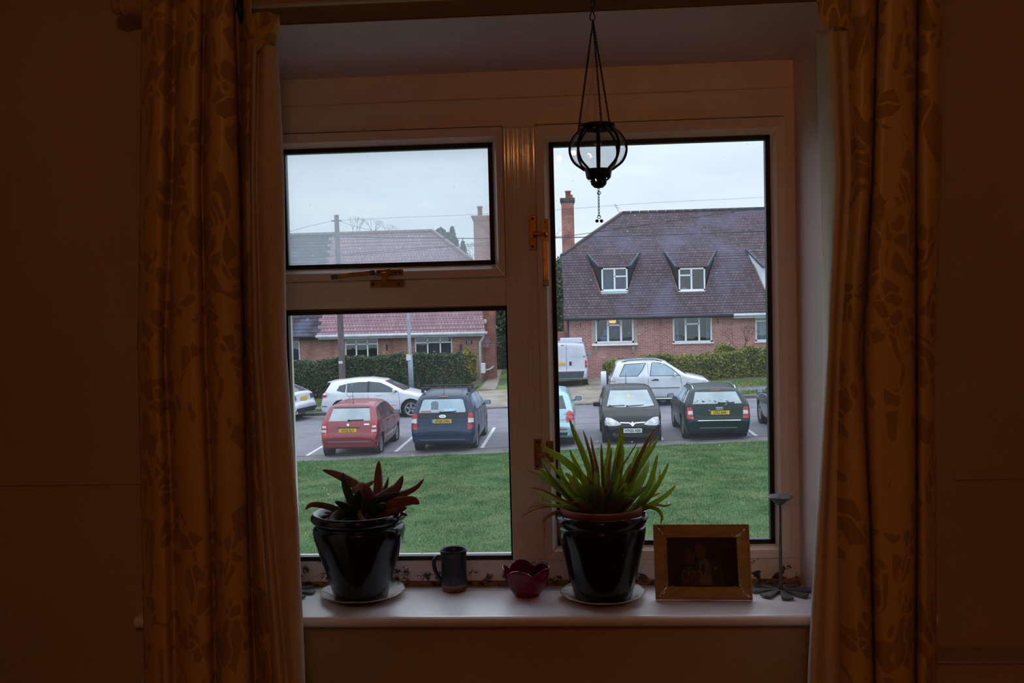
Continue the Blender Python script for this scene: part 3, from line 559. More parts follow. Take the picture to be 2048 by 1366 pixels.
L2 = [([(1139, 838), (1150, 868), (1166, 905), (1186, 965)], 11, A), ([(1081, 888), (1098, 902), (1120, 915), (1155, 945), (1190, 988)], 13, A), ([(1166, 860), (1174, 885), (1186, 935)], 7, D), ([(1181, 872), (1187, 905), (1196, 950)], 7, D),
 ([(1241, 850), (1238, 890), (1230, 935), (1222, 980)], 9, A), ([(1247, 865), (1243, 890), (1234, 930), (1225, 980)], 8, A), ([(1311, 855), (1296, 880), (1280, 912), (1258, 965)], 9, D), ([(1309, 873), (1294, 900), (1272, 935), (1250, 980)], 8, A),
 ([(1318, 873), (1303, 898), (1285, 925), (1262, 965)], 9, A), ([(1277, 881), (1262, 905), (1244, 935), (1238, 965)], 4, D), ([(1315, 908), (1309, 935), (1300, 965), (1280, 1000)], 9, A), ([(1338, 924), (1326, 950), (1308, 980), (1282, 1012)], 8, A),
 ([(1352, 970), (1335, 988), (1312, 1004), (1285, 1018)], 9, A), ([(1343, 1008), (1330, 1012), (1310, 1010), (1282, 1022)], 6, D), ([(1321, 1047), (1324, 1034), (1316, 1020), (1298, 1014), (1275, 1022)], 7, A), ([(1139, 899), (1148, 920), (1164, 950), (1180, 985)], 8, A),
 ([(1081, 917), (1092, 937), (1108, 960), (1140, 1000)], 4, Pp), ([(1089, 911), (1104, 932), (1125, 955), (1160, 1000)], 6, A), ([(1053, 940), (1080, 950), (1105, 968), (1140, 1000)], 8, A), ([(1079, 936), (1095, 950), (1118, 970), (1155, 1005)], 12, A),
 ([(1095, 957), (1120, 965), (1145, 985), (1175, 1015)], 13, A), ([(1060, 975), (1085, 980), (1115, 995), (1165, 1020)], 6, D), ([(1063, 984), (1090, 991), (1120, 1002), (1165, 1022)], 8, A), ([(1053, 1022), (1066, 1013), (1095, 1011), (1130, 1014), (1170, 1026)], 5, D),
 ([(1040, 1038), (1052, 1028), (1072, 1018), (1105, 1013), (1150, 1022)], 4, D), ([(1084, 1046), (1094, 1034), (1115, 1024), (1150, 1024)], 9, D), ([(1092, 1075), (1088, 1055), (1092, 1038), (1110, 1028)], 3, D), ([(1142, 1075), (1144, 1055), (1154, 1035), (1170, 1024)], 5, D),
 ([(1150, 1100), (1156, 1062), (1163, 1036), (1172, 1026)], 5, D), ([(1141, 1085), (1146, 1045), (1158, 1030)], 4, D), ([(1217, 876), (1218, 900), (1214, 940), (1208, 985)], 9, A), ([(1224, 895), (1220, 920), (1214, 950), (1210, 990)], 7, D), ([(1203, 886), (1203, 905), (1205, 950)], 7, D),
 ([(1190, 905), (1190, 930), (1195, 975)], 9, D), ([(1241, 932), (1236, 950), (1226, 985)], 10, A), ([(1298, 921), (1290, 940), (1278, 965), (1255, 1005)], 16, A), ([(1247, 1001), (1235, 1006), (1215, 1018), (1196, 1032)], 9, A), ([(1253, 1040), (1254, 1026), (1238, 1022), (1210, 1034)], 6, A),
 ([(1236, 990), (1230, 975), (1218, 990), (1205, 1015)], 14, A), ([(1262, 925), (1255, 950), (1248, 990)], 10, D), ([(1247, 892), (1244, 915), (1240, 950)], 8, A), ([(1278, 893), (1270, 920), (1258, 955)], 9, A), ([(1311, 950), (1303, 975), (1285, 1005)], 11, A), ([(1320, 935), (1318, 955), (1306, 985)], 4, D),
 ([(1130, 945), (1150, 965), (1175, 1000)], 13, A), ([(1070, 1003), (1100, 1010), (1140, 1015), (1175, 1025)], 7, A), ([(1165, 945), (1172, 970), (1185, 1005)], 12, A), ([(1117, 918), (1122, 945), (1140, 985)], 9, A), ([(1225, 960), (1215, 985), (1205, 1015)], 11, D), ([(1178, 925), (1180, 955), (1192, 1000)], 10, A)]
rr = random.Random(11)
for k in range(60):
    a = rr.uniform(-1.15, 1.1); ln_ = rr.uniform(55, 120)*(1-.25*abs(a)); x = 1207+46*sin(a)*rr.uniform(.2, 1); y = 1030
    tx = x+ln_*sin(a*1.05); ty = y-ln_*cos(a*.95); mx_ = (x+tx)/2-8*sin(a); L2.append(([(tx, ty), (mx_*.5+tx*.5, (ty+y)/2-14), (mx_, (ty*.4+y*.6)), (x, y)], rr.uniform(6, 12), rr.choice([A, A, A, A, A, D, Pp])))
leaves(g2, c2+Vector((0, 0, h2-.022)), L2, CY2, dmax=.08)

# ------------------------------------------------------------------ mug, bowl, photo frame, candlesticks
mc = atz(909, 1180, SZ); s = mc.y/F; mc = Vector((mc.x, mc.y, SZ))
mg = thing('mug', 'dark stoneware mug with a bare clay foot between the left pot and purple bowl', 'mug', mc)
pf = [(0, 0), (23, 0), (24.5, 3), (25, 10)]; build('clay_foot', MB().lathe([(r*s, z*s) for r, z in pf], mc, 40), M['terracotta'], mg, smooth=True)
build('pale_band', MB().lathe([(r*s, z*s) for r, z in [(25, 10), (26, 11), (26.5, 14), (26, 15)]], mc, 40), M['mug_band'], mg, smooth=True)
pf = [(26, 15), (26.5, 18), (25.5, 40), (25.5, 66), (26.5, 76), (28.5, 83), (28, 85), (25.5, 82), (23.5, 70), (23, 20), (0, 16)]
build('body', MB().lathe([(r*s, z*s) for r, z in pf], mc, 40), M['mug_glaze'], mg, smooth=True)
hd = [W(px, py, mc.y) for px, py in ((885, 1116), (876, 1113), (869, 1120), (868, 1132), (873, 1147), (881, 1158), (887, 1163))]
build('handle', MB().tube(catmull(hd, 5), .0052, 8), M['mug_glaze'], mg, smooth=True)

bc = atz(1054, 1190, SZ); s = bc.y/F; bc = Vector((bc.x, bc.y, SZ))
bw = thing('glass_bowl', 'small purple glass tealight bowl with petal rim in the middle of the sill', 'bowl', bc)
mb = MB(); NA, NH = 84, 12; outl = []
for i in range(NA):
    a = 2*pi*i/NA; lob = abs(cos(2.5*(a+.62)))**.7; top = 44+15*lob; flare = 1+.12*lob
    for j in range(NH+1):
        t = j/NH; r = (24+17*sin(min(1, t*1.5)*pi/2)+(6*flare*max(0, t-.5)*2))*s*(1-.05*(1-lob)*t); mb.v.append(tuple(bc+Vector((r*cos(a), r*sin(a), (1+top*t)*s)))) ;
        if j == NH: outl.append(Vector(mb.v[-1]))
for i in range(NA):
    for j in range(NH): mb.f.append((i*(NH+1)+j, ((i+1) % NA)*(NH+1)+j, ((i+1) % NA)*(NH+1)+j+1, i*(NH+1)+j+1))
mb.f.append(tuple(i*(NH+1) for i in range(NA))); mb.m = [0]*len(mb.f)
build('petal_cup', mb, M['purple_glass'], bw, smooth=True, solid=.002)
build('clear_rim', MB().tube(outl, .0013, 5, closed=True), M['clear_glass'], bw, smooth=True)
mat('wax', (.22, .03, .07), rough=.4); build('wax_candle', MB().lathe([(0, .003), (.024, .003), (.025, .016), (.012, .014), (0, .014)], bc, 28), M['wax'], bw, smooth=True)

fb = atz(1407, 1200, SZ); fy = fb.y; lean = .22
pf_ = thing('photo_frame', 'gold wooden photo frame with beaded corners leaning on its stand', 'photo frame', (fb.x, fy, SZ))
xa, xb = W(1311, 1204, fy).x, W(1503, 1198, fy).x; hw = (xb-xa)/2; hh = 148*fy/F; cx_ = (xa+xb)/2; yaw_f = radians(-2)
def fr(u, v, w=0):                      # frame plane: u across, v up the leaning face, w towards the room
    a = Vector((cos(yaw_f), sin(yaw_f), 0)); up = Vector((0, sin(lean), cos(lean))); nn = Vector((0, -cos(lean), sin(lean)))
    return Vector((cx_, fy, SZ+.001))+a*u+up*v+nn*w
def fquad(mb, pts, w0, w1): n = len(pts); mb.add([fr(u, v, w0) for u, v in pts]+[fr(u, v, w1) for u, v in pts], [tuple(range(n)), tuple(range(2*n-1, n-1, -1))]+[(i, (i+1) % n, n+(i+1) % n, n+i) for i in range(n)])
bw_ = .031; mb = MB(); o = [(-hw, 0), (hw, 0), (hw, hh), (-hw, hh)]; q = [(-hw+bw_, bw_), (hw-bw_, bw_), (hw-bw_, hh-bw_), (-hw+bw_, hh-bw_)]
for a in range(4):
    c = (a+1) % 4; fquad(mb, [o[a], o[c], q[c], q[a]], 0, .012)
build('moulding', mb, M['frame_gold'], pf_, bevel=.002)
mb = MB()
for (u0, v0, u1, v1) in ((-hw, 0, hw, .004), (-hw, hh-.004, hw, hh), (-hw, 0, -hw+.004, hh), (hw-.004, 0, hw, hh), (-hw+bw_-.003, bw_-.003, hw-bw_+.003, bw_), (-hw+bw_-.003, hh-bw_, hw-bw_+.003, hh-bw_+.003), (-hw+bw_-.003, bw_, -hw+bw_, hh-bw_), (hw-bw_, bw_, hw-bw_+.003, hh-bw_)):
    fquad(mb, [(u0, v0), (u1, v0), (u1, v1), (u0, v1)], .012, .0145)
build('beading', mb, M['frame_gold'], pf_, bevel=.0008)
ph = MB(); fquad(ph, q, .001, .003); pho = build('photograph', ph, M['photo_dark'], pf_, label='dark photograph of a smiling couple, he in a pale waistcoat and dark tie')
def ell(cu_, cv, ru, rv, m, w=.0033, n=24, nm='figure', poly=None):
    mb = MB(); pts = poly or [(cu_+ru*cos(2*pi*i/n), cv+rv*sin(2*pi*i/n)) for i in range(n)]
    fquad(mb, pts, .003, w); return build(nm, mb, M[m], pho)
def pu(px, py): return ((px-1407)*fy/F, (1204-(py))*fy/F*1.0)
K = lambda l_: [pu(a, b) for a, b in l_]
ell(0, 0, 0, 0, 'photo_suit', .0031, poly=K([(1388, 1176), (1392, 1140), (1402, 1124), (1424, 1124), (1444, 1134), (1452, 1176)]), nm='suit')
ell(0, 0, 0, 0, 'photo_shirt', .0032, poly=K([(1400, 1175), (1402, 1130), (1414, 1124), (1420, 1128), (1425, 1150), (1426, 1175)]), nm='waistcoat')
ell(0, 0, 0, 0, 'photo_suit', .0033, poly=K([(1406, 1134), (1412, 1134), (1413, 1146), (1409, 1156), (1405, 1148)]), nm='tie')
a, b = pu(1405, 1110); ell(a, b, 11*fy/F, 16*fy/F, 'photo_skin', .0034, nm='face'); 
ell(a, b+10*fy/F, 10*fy/F, 8*fy/F, 'photo_suit', .0033, nm='hair')
a, b = pu(1384, 1122); ell(a, b, 9*fy/F, 14*fy/F, 'photo_skin', .0035, nm='face'); ell(a-.003, b+.004, 12*fy/F, 16*fy/F, 'photo_suit', .0034, nm='hair')
ell(0, 0, 0, 0, 'photo_dress', .0035, poly=K([(1364, 1175), (1366, 1150), (1374, 1140), (1390, 1138), (1400, 1150), (1402, 1175)]), nm='dress')
ell(0, 0, 0, 0, 'photo_skin', .0036, poly=K([(1368, 1174), (1370, 1164), (1384, 1160), (1398, 1150), (1404, 1152), (1402, 1164), (1390, 1174)]), nm='arm')
a, b = pu(1434, 1142); ell(a, b, .0026, .0035, 'photo_flower', .0034, nm='buttonhole')
mb = MB(); fquad(mb, q, .0042, .0045); build('glazing', mb, M['photo_glass'], pf_)
mat('jewel', (.85, .72, .60), rough=.05, metal=.9)
for (su, sv) in ((-1, 0), (1, 0), (1, 1), (-1, 1)):
    mb = MB(); r = random.Random(su*3+sv+9)
    for k in range(16):
        t = r.random(); d = r.uniform(-1, 1); uu = hw-.008-.022*t-.010*max(0, d)*t; vv = (.008+.022*t+.010*max(0, -d)*t); vv = vv if sv == 0 else hh-vv
        mb.ball(fr(su*uu, vv, .013), r.uniform(.0018, .0038), 8, 6)
    for e in (0, 1):
        uu, vv = (hw-bw_+.002-e*.012, bw_-.002-(0 if e else -.0)) if e else (hw-bw_+.003, bw_+.012); vv = vv if sv == 0 else hh-vv
        mb.tube([fr(su*uu+.005*cos(t)*(1-t/9), vv+.005*sin(t)*(1-t/9), .0135) for t in [i*.5 for i in range(14)]], .0009, 5)
    build('corner_ornament', mb, M['jewel'], pf_, smooth=True)
mb = MB(); mb.add([fr(-.025, hh*.8, -.001), fr(.025, hh*.8, -.001), fr(.03, .004, -.055), fr(-.03, .004, -.055)], [(0, 1, 2, 3)]); build('easel_strut', mb, M['photo_suit'], pf_, solid=.003)

def candlestick(label, px, py, group=None):
    c = atz(px, py, SZ); c = Vector((c.x, c.y, SZ)); s = c.y/F; t = thing('candlestick', label, 'candlestick', c)
    for k in range(8):
        a = k*pi/4-pi/2+.02; d = Vector((cos(a), sin(a), 0)); e = Vector((-sin(a), cos(a), 0)); r1 = 56*s
        pts = [c+d*.002-e*.003, c+d*.012-e*.0045, c+d*r1-e*.0145, c+d*(r1+.004), c+d*r1+e*.0145, c+d*.012+e*.0045, c+d*.002+e*.003]; mb = MB(); z0, z1 = .003, .008; n = len(pts)
        mb.add([p+Vector((0, 0, z0)) for p in pts]+[p+Vector((0, 0, z1)) for p in pts], [tuple(range(n))[::-1], tuple(range(n, 2*n))]+[(i, (i+1) % n, n+(i+1) % n, n+i) for i in range(n)])
        mb.ball(c+d*(r1-.004)+Vector((0, 0, .0017)), .0017, 8, 5)
        build('foot_petal', mb, M['iron'], t)
    hgt = 178*s; build('stem', MB().lathe([(0, .006), (.0065, .006), (.0045, .02), (.0042, hgt*.5), (.0038, hgt), (0, hgt)], c, 16), M['iron'], t, smooth=True)
    zb_ = hgt-.004; build('drip_pan', MB().lathe([(0, zb_), (.006, zb_), (.016, zb_+.009), (26*s, zb_+.020), (26*s, zb_+.0215), (.016, zb_+.0108), (.004, zb_+.003), (0, zb_+.003)], c, 40), M['iron'], t, smooth=True)
    build('pan_inside', MB().lathe([(0, zb_+.004), (.015, zb_+.0112), (25.5*s, zb_+.0205), (25.5*s, zb_+.0218), (.015, zb_+.0125), (0, zb_+.0055)], c, 40), M['grey_light'], t, smooth=True, label='lighter worn inside of the dish'); build('spike', MB().lathe([(.0015, zb_), (.0003, zb_+.026), (0, zb_+.026)], c, 8), M['iron'], t)  # inner face of the pan in a lighter grey than the iron
candlestick('forged iron candlestick at the right end of the sill, spoke foot fully in view', 1562, 1184)
candlestick('forged iron candlestick at the left end, mostly hidden behind the curtain lining', 574, 1188)

# ------------------------------------------------------------------ outdoor ground
brickmat('brick_left', (170, 112, 98), (140, 88, 80), (176, 158, 142), mottle=(132, 88, 76))
brickmat('brick_right', (180, 118, 114), (148, 90, 92), (188, 166, 158), mottle=(196, 156, 146), lo=.56, hi=.7)
brickmat('chimney_brick', (180, 112, 100), (150, 86, 80), (170, 146, 134), mottle=(124, 78, 72))
brickmat('tile_red', (158, 128, 136), (140, 110, 120), (92, 72, 80), bw=.165, bh=.20, ms=.012, mottle=(128, 100, 108), lo=.5, hi=.7)
brickmat('tile_dark', (80, 70, 84), (62, 56, 68), (40, 36, 44), bw=.165, bh=.15, ms=.012, mottle=(92, 96, 120), lo=.48, hi=.62, scale_m=.7, lichen=.62)
brickmat('tile_brown', (104, 86, 96), (80, 68, 76), (54, 46, 52), bw=.165, bh=.15, ms=.012, mottle=(104, 98, 122), lo=.46, hi=.66, scale_m=.5, lichen=.64)
mat('tile_orange', (140, 98, 84), (96, 76, 70), rough=.9, scale=6)
mat('ridge_tile', (158, 130, 128), (128, 104, 106), rough=.9, scale=5)
mat('ridge_tile_dark', (92, 82, 84), (66, 58, 62), rough=.9, scale=5)
mat('asphalt', (118, 116, 126), (102, 100, 110), rough=.75, scale=1.2, bump=.3, bscale=60, detail=8)
mat('pavement_tar', (108, 102, 106), (92, 88, 92), rough=.9, scale=2.5, bump=.3, bscale=60, detail=8)
mat('concrete', (150, 138, 128), (122, 112, 102), rough=.9, scale=1.6, bump=.2, bscale=30, detail=8)
mat('kerb_stone', (112, 106, 108), (88, 84, 86), rough=.9, scale=5)
mat('lawn_soil', (56, 82, 46), (80, 92, 56), rough=1, scale=.8, bump=.5, bscale=40, detail=8, spec=.1)
mat('verge_grass', (84, 116, 62), (122, 122, 76), rough=1, scale=1.3, bump=.6, bscale=30, detail=8, spec=.1)
mat('leaf_litter', (96, 80, 66), (78, 84, 56), rough=1, scale=3, bump=.4, bscale=30, detail=8, spec=.1)
mat('road_paint', (215, 215, 215), (180, 180, 182), rough=.7, scale=14, detail=6)
mat('far_field', (70, 90, 62), (84, 96, 66), rough=1, scale=.2, spec=.1)

def ground(name, x0, x1, y0, y1, m, dz=0, nx=14, ny=6, thick=.3, edge=None):
    vs = []; mb = MB()
    for j in range(ny+1):
        for i in range(nx+1):
            x = x0+(x1-x0)*i/nx; y = y0+(y1-y0)*j/ny
            if edge: x, y = edge(i/nx, j/ny)
            vs.append((x, y, gz(x, y)+dz))
    n = len(vs); vs += [(x, y, z-thick) for x, y, z in vs]; q = nx+1
    f = [(j*q+i, j*q+i+1, (j+1)*q+i+1, (j+1)*q+i) for j in range(ny) for i in range(nx)]
    rim = [i for i in range(nx)]+[j*q+nx for j in range(ny)]+[ny*q+nx-i for i in range(nx)]+[(ny-j)*q for j in range(ny)]
    f += [(rim[k], rim[(k+1) % len(rim)], rim[(k+1) % len(rim)]+n, rim[k]+n)[::-1] for k in range(len(rim))]
    mb.add(vs, f); return struct(build(name, mb, M[m], recalc=False))
def quadground(name, P4, m, dz): a, b, c, d = P4; return ground(name, 0, 0, 0, 0, m, dz, 6, 10, .1, lambda u, v: tuple((a*(1-u)*(1-v)+b*u*(1-v)+c*u*v+d*(1-u)*v).xy))
ye = gp(1020, 913).y
ground('lawn', -32, 32, 2.7, 26.0, 'lawn_soil', .03, 20, 12)
ground('near_path', -32, 32, 26.0, 27.0, 'pavement_tar', .02, 20, 2)
ground('path_kerb', -32, 32, 27.0, 27.06, 'kerb_stone', .03, 20, 1)
ground('road', -40, 40, 27.06, 37.5, 'asphalt', 0, 20, 8)
ground('ground', -60, 60, 41.0, 130, 'far_field', -.03, 10, 6)
# far side: kerb, grass, path, grass and the dropped drive between them
DX0, DX1 = gp(930, 806).x, gp(1208, 800).x
kz = .11
ground('far_kerb', -40, DX0, 37.5, 37.64, 'kerb_stone', kz, 16, 1); ground('far_kerb', DX1, 40, 37.5, 37.64, 'kerb_stone', kz, 16, 1); ground('far_kerb', DX0, DX1, 37.5, 37.64, 'kerb_stone', .04, 4, 1)
for x0, x1, ys in ((-40, DX0, (38.35, 39.15, 40.6, 41.9)), (DX1+.6, 40, (38.3, 39.0, 40.1, 40.8))):
    ground('grass_verge', x0, x1, 37.64, ys[0], 'verge_grass', kz, 14, 2); ground('far_path', x0, x1, ys[0], ys[1], 'pavement_tar', kz-.02, 14, 2)
    ground('grass_verge', x0, x1, ys[1], ys[2], 'verge_grass', kz, 14, 2); ground('leaf_litter_strip', x0, x1, ys[2], ys[3]+3.0, 'leaf_litter', kz-.03, 14, 3)
ground('driveway', DX0, DX1+.6, 37.64, 41.6, 'concrete', .05, 6, 4)
quadground('driveway', (Vector((.6, 41.5, 0)), Vector((4.2, 41.5, 0)), Vector((3.6, 46.3, 0)), Vector((.4, 50, 0))), 'concrete', .03)
quadground('garden_path', (gp(958, 781), gp(992, 781), gp(1004, 741), gp(987, 741)), 'concrete', .05)
quadground('front_garden', (gp(900, 783), gp(1010, 781), Vector((1.2, 55, 0)), Vector((-3.5, 55, 0))), 'verge_grass', .01)
ground('front_garden', 3.7, 30, 41.7, 46.3, 'verge_grass', .02, 8, 3)
# bay lines on the near side of the road
def line(x, y0, y1, w=.1, label=None, grp='white lines between the parking bays'):
    mb = MB(); n = 8
    for i in range(n):
        a, b = y0+(y1-y0)*i/n, y0+(y1-y0)*(i+1)/n
        mb.add([(x-w/2, a, gz(x, a)+.004), (x+w/2, a, gz(x, a)+.004), (x+w/2, b, gz(x, b)+.004), (x-w/2, b, gz(x, b)+.004)], [(0, 1, 2, 3)])
    o = build('bay_line', mb, M['road_paint'], recalc=False); return struct(o)
for x in (-10.2, -7.69, -5.13, -2.67, -.15, 2.38, 4.97, 7.5): line(x, 27.07, 31.7)
mb = MB(); 
for i in range(10): a = -.15+i*1.1; mb.add([(a, 31.65, gz(a, 31.65)+.004), (a+1.1, 31.65, gz(a+1.1, 31.65)+.004), (a+1.1, 31.72, gz(a+1.1, 31.7)+.004), (a, 31.72, gz(a, 31.7)+.004)], [(0, 1, 2, 3)])
struct(build('bay_line', mb, M['pavement_tar'], recalc=False))

# ------------------------------------------------------------------ grass blades and foliage
def blades(name, x0, x1, y0, y1, n, h, m, dz=.03, w=.012):
    x = rng.uniform(x0, x1, n); y = y0+(y1-y0)*rng.random(n)**1.0
    z = np.array([np.interp(b, KY, KA)+np.interp(b, KY, KB)*a for a, b in zip(x, y)])+dz
    a = rng.uniform(0, pi, n); hh_ = h*rng.uniform(.4, 1.2, n)*(0.7+.5*np.sin(x*3.1+np.sin(y*2.3)*2)*np.sin(y*2.7)); tx = rng.normal(0, .35, n)*h; ty = rng.normal(0, .35, n)*h
    v = np.empty((n, 3, 3)); v[:, 0] = np.stack([x-np.cos(a)*w/2, y-np.sin(a)*w/2, z], 1); v[:, 1] = np.stack([x+np.cos(a)*w/2, y+np.sin(a)*w/2, z], 1); v[:, 2] = np.stack([x+tx, y+ty, z+np.abs(hh_)], 1)
    return tris(name, v, m)
def tris(name, v, m, parent=None):
    n = len(v); me = bpy.data.meshes.new(name); k = v.shape[1]
    if parent is not None: v = v-np.array(ORG[parent.name])
    me.vertices.add(n*k); me.vertices.foreach_set('co', v.reshape(-1)); me.loops.add(n*k); me.loops.foreach_set('vertex_index', np.arange(n*k, dtype=np.int32))
    me.polygons.add(n); me.polygons.foreach_set('loop_start', np.arange(0, n*k, k, dtype=np.int32)); me.update(calc_edges=True); me.materials.append(M[m])
    o = bpy.data.objects.new(name, me); C.objects.link(o)
    if parent is not None: o.parent = parent
    return o
def bladesmat(name, c1, c2, c3, scale=1.2):
    m = mat(name, c1, c2, rough=.7, scale=scale, detail=7, spec=.2, lo=.4, hi=.6); r = [n_ for n_ in m.node_tree.nodes if n_.type == 'VALTORGB'][0]; e = r.color_ramp.elements.new(.72); e.color = lin(c3); return m
bladesmat('grass_blade', (60, 100, 50), (96, 126, 72), (142, 134, 94), 2.4)
bladesmat('verge_blade', (80, 118, 60), (118, 128, 78), (140, 132, 90), 1.4)
tag(blades('grass', -9.5, 8.5, 14.6, 26.02, 230000, .055, 'grass_blade', w=.014), 'short winter grass growing over the near lawn', 'grass', kind='stuff')
o = blades('grass', -13, DX0, 37.66, 38.3, 9000, .09, 'verge_blade', kz, .03); tag(o, 'ragged grass on the kerbside verge by the silver hatchback', 'grass', kind='stuff')
o = blades('grass', -13, DX0, 39.2, 40.5, 12000, .08, 'verge_blade', kz, .03); tag(o, 'grass strip along the foot of the long clipped hedge', 'grass', kind='stuff')
o = blades('grass', DX1+.7, 12, 37.66, 38.25, 8000, .08, 'verge_blade', kz, .03); tag(o, 'narrow grass verge at the kerb beyond the dark green estate', 'grass', kind='stuff')
o = blades('grass', DX1+.7, 12, 39.0, 40.0, 10000, .08, 'verge_blade', kz, .03); tag(o, 'grass strip in front of the yellow-green hedge', 'grass', kind='stuff')

def leafcloud(cs, size, flat=0):
    n = len(cs); a = rng.normal(size=(n, 3)); a /= np.linalg.norm(a, axis=1)[:, None]; b = rng.normal(size=(n, 3)); b -= a*(a*b).sum(1)[:, None]; b /= np.linalg.norm(b, axis=1)[:, None]
    s = size*rng.uniform(.6, 1.4, (n, 1)); v = np.empty((n, 4, 3)); v[:, 0] = cs-a*s; v[:, 1] = cs+b*s*.45; v[:, 2] = cs+a*s; v[:, 3] = cs-b*s*.45; return v
bladesmat('hedge_dark', (58, 76, 54), (84, 92, 66), (102, 92, 74), 1.3)
bladesmat('hedge_yellow', (96, 104, 50), (134, 132, 60), (110, 96, 74), 1.6)
bladesmat('forsythia', (70, 84, 48), (150, 140, 56), (196, 176, 60), 3)
bladesmat('conifer', (50, 72, 70), (66, 88, 82), (80, 98, 90), 1.5)
bladesmat('bush_green', (60, 84, 60), (84, 106, 76), (110, 116, 90), 1)
mat('twig', (92, 74, 70), (70, 56, 52), rough=.9, scale=10)
mat('hedge_core', (34, 40, 30), (26, 30, 22), rough=1, scale=3)
def hedge(label, profile, y0, y1, m, n, size=.06, cat='hedge', name='hedge'):
    """profile: list of (x, ztop); base follows the ground"""
    xs = np.array([p[0] for p in profile]); zs = np.array([p[1] for p in profile]); x = rng.uniform(xs[0], xs[-1], n); zt = np.interp(x, xs, zs)+.05*np.sin(x*2.3)+.03*np.sin(x*7.1)
    zb = np.array([gz(a, y0) for a in x]); k = rng.random(n); top = k < .3
    bulge = .08*np.sin(x*1.9+1)+.05*np.sin(x*5.3)
    z = np.where(top, zt+rng.normal(0, .035, n), zb+(zt-zb)*rng.random(n)); y = np.where(top, rng.uniform(y0, y1, n), y0+bulge+rng.normal(0, .05, n)+np.clip((z-zt+.2), 0, .2)*.5)
    e = (k > .9); x = np.where(e, rng.choice([xs[0], xs[-1]], n)+rng.normal(0, .05, n), x); y = np.where(e, rng.uniform(y0, y1, n), y)
    z = np.where(e, np.interp(x, xs, zs)-(np.interp(x, xs, zs)-zb)*rng.random(n), z)
    t = thing(name, label, cat, ((xs[0]+xs[-1])/2, (y0+y1)/2, gz(xs[0], y0)))
    mb = MB(); N = 12; pts = [(a, float(np.interp(a, xs, zs))-.07) for a in np.linspace(xs[0]+.06, xs[-1]-.06, N)]
    for i in range(N-1): mb.prism([(pts[i][0], gz(pts[i][0], y0)-.2), (pts[i+1][0], gz(pts[i+1][0], y0)-.2), pts[i+1], pts[i]], y0+.14, y1-.05)
    build('woody_core', mb, M['hedge_core'], t)
    tris('foliage', leafcloud(np.stack([x, y, z], 1), size), m, t)['kind'] = 'stuff'; return t
def zt(px, py, y): v = W(px, py, y); return (v.x, v.z)
HY = 42.6
hedge('long clipped dark green hedge in front of the left brick bungalow', [(-19, zt(575, 727, HY)[1]+.1), zt(575, 728, HY), zt(640, 724, HY), zt(700, 719, HY), zt(780, 714, HY), zt(850, 711, HY), zt(900, 710, HY), zt(922, 712, HY)], HY, HY+.9, 'hedge_dark', 34000, .075)
HR = 40.8
hedge('low yellow-green hedge behind the silver off-roader and green estate', [zt(1212, 728, HR), zt(1232, 721, HR), zt(1320, 716, HR), zt(1400, 713, HR), zt(1434, 711, HR), zt(1462, 712, HR), zt(1482, 703, HR), zt(1492, 697, HR), zt(1536, 697, HR), (15, zt(1536, 697, HR)[1])], HR, HR+.8, 'hedge_yellow', 34000, .06)
HB = 41.9
hedge('raised yellow-green bush behind the dip in the low hedge', [zt(1434, 704, HB), zt(1440, 696, HB), zt(1462, 696, HB), zt(1475, 703, HB)], HB, HB+.8, 'hedge_yellow', 5000, .06, 'bush', 'garden_bush')
def blob(label, px, py, y, rx, rz, m, n, size, cat='bush', name='garden_bush', stem=True, cone=False):
    c = W(px, py, y); zb = gz(c.x, y); t = thing(name, label, cat, (c.x, y, zb))
    if cone:
        k = rng.random(n)**.6; r = rx*k*(.75+.25*np.sin(k*40)); a = rng.uniform(0, 2*pi, n); z = c.z+rz-k*rz*2; P_ = np.stack([c.x+r*np.cos(a)*rng.random(n)**.3, y+r*np.sin(a), z+rng.normal(0, .1, n)], 1)
    else:
        d = rng.normal(size=(n, 3)); d /= np.linalg.norm(d, axis=1)[:, None]; rad = rng.random(n)**.33*(1+.18*np.sin(d[:, 0]*5+1)*np.cos(d[:, 2]*6)); P_ = np.array(c)+d*np.stack([rad*rx, rad*rx, rad*rz], 1)
        P_[:, 2] = np.maximum(P_[:, 2], zb)
    mb = MB(); mb.tube([(c.x, y, zb-.1), (c.x+.05, y, (zb+c.z)/2), (c.x, y, c.z+(rz*.8 if cone else 0))], [.09 if rz > 2 else .03, .07 if rz > 2 else .02, .02], 7); build('trunk' if rz > 2 else 'stem', mb, M['twig'], t)
    tris('foliage', leafcloud(P_, size), m, t)['kind'] = 'stuff'; return t
blob('yellow flowering shrub at the right end of the dark hedge', 933, 735, 43.5, .48, .8, 'forsythia', 6500, .06)
blob('tall pointed conifer rising behind the pinkish tiled roof', 906, 525, 72, 1.9, 2.5, 'conifer', 9000, .20, 'tree', 'conifer_tree', cone=True)
blob('rounded dark treetop left of the pointed conifer, behind the roof slope', 880, 490, 66, .9, 1.0, 'conifer', 3500, .16, 'tree', 'conifer_tree')
blob('smaller leafy conifer between the pointed conifer and the left chimney', 927, 530, 79, 1.2, 1.9, 'conifer', 5000, .18, 'tree', 'conifer_tree', cone=True)
blob('dark evergreen shrub beside the side of the left bungalow', 1003, 648, 61, 1.0, 1.8, 'bush_green', 7000, .14, 'bush', 'garden_bush')
blob('greenery glimpsed between the gutter of the dormered house and the window edge', 1119, 640, 58.5, 1.1, 3.4, 'bush_green', 8000, .14, 'tree', 'garden_tree')
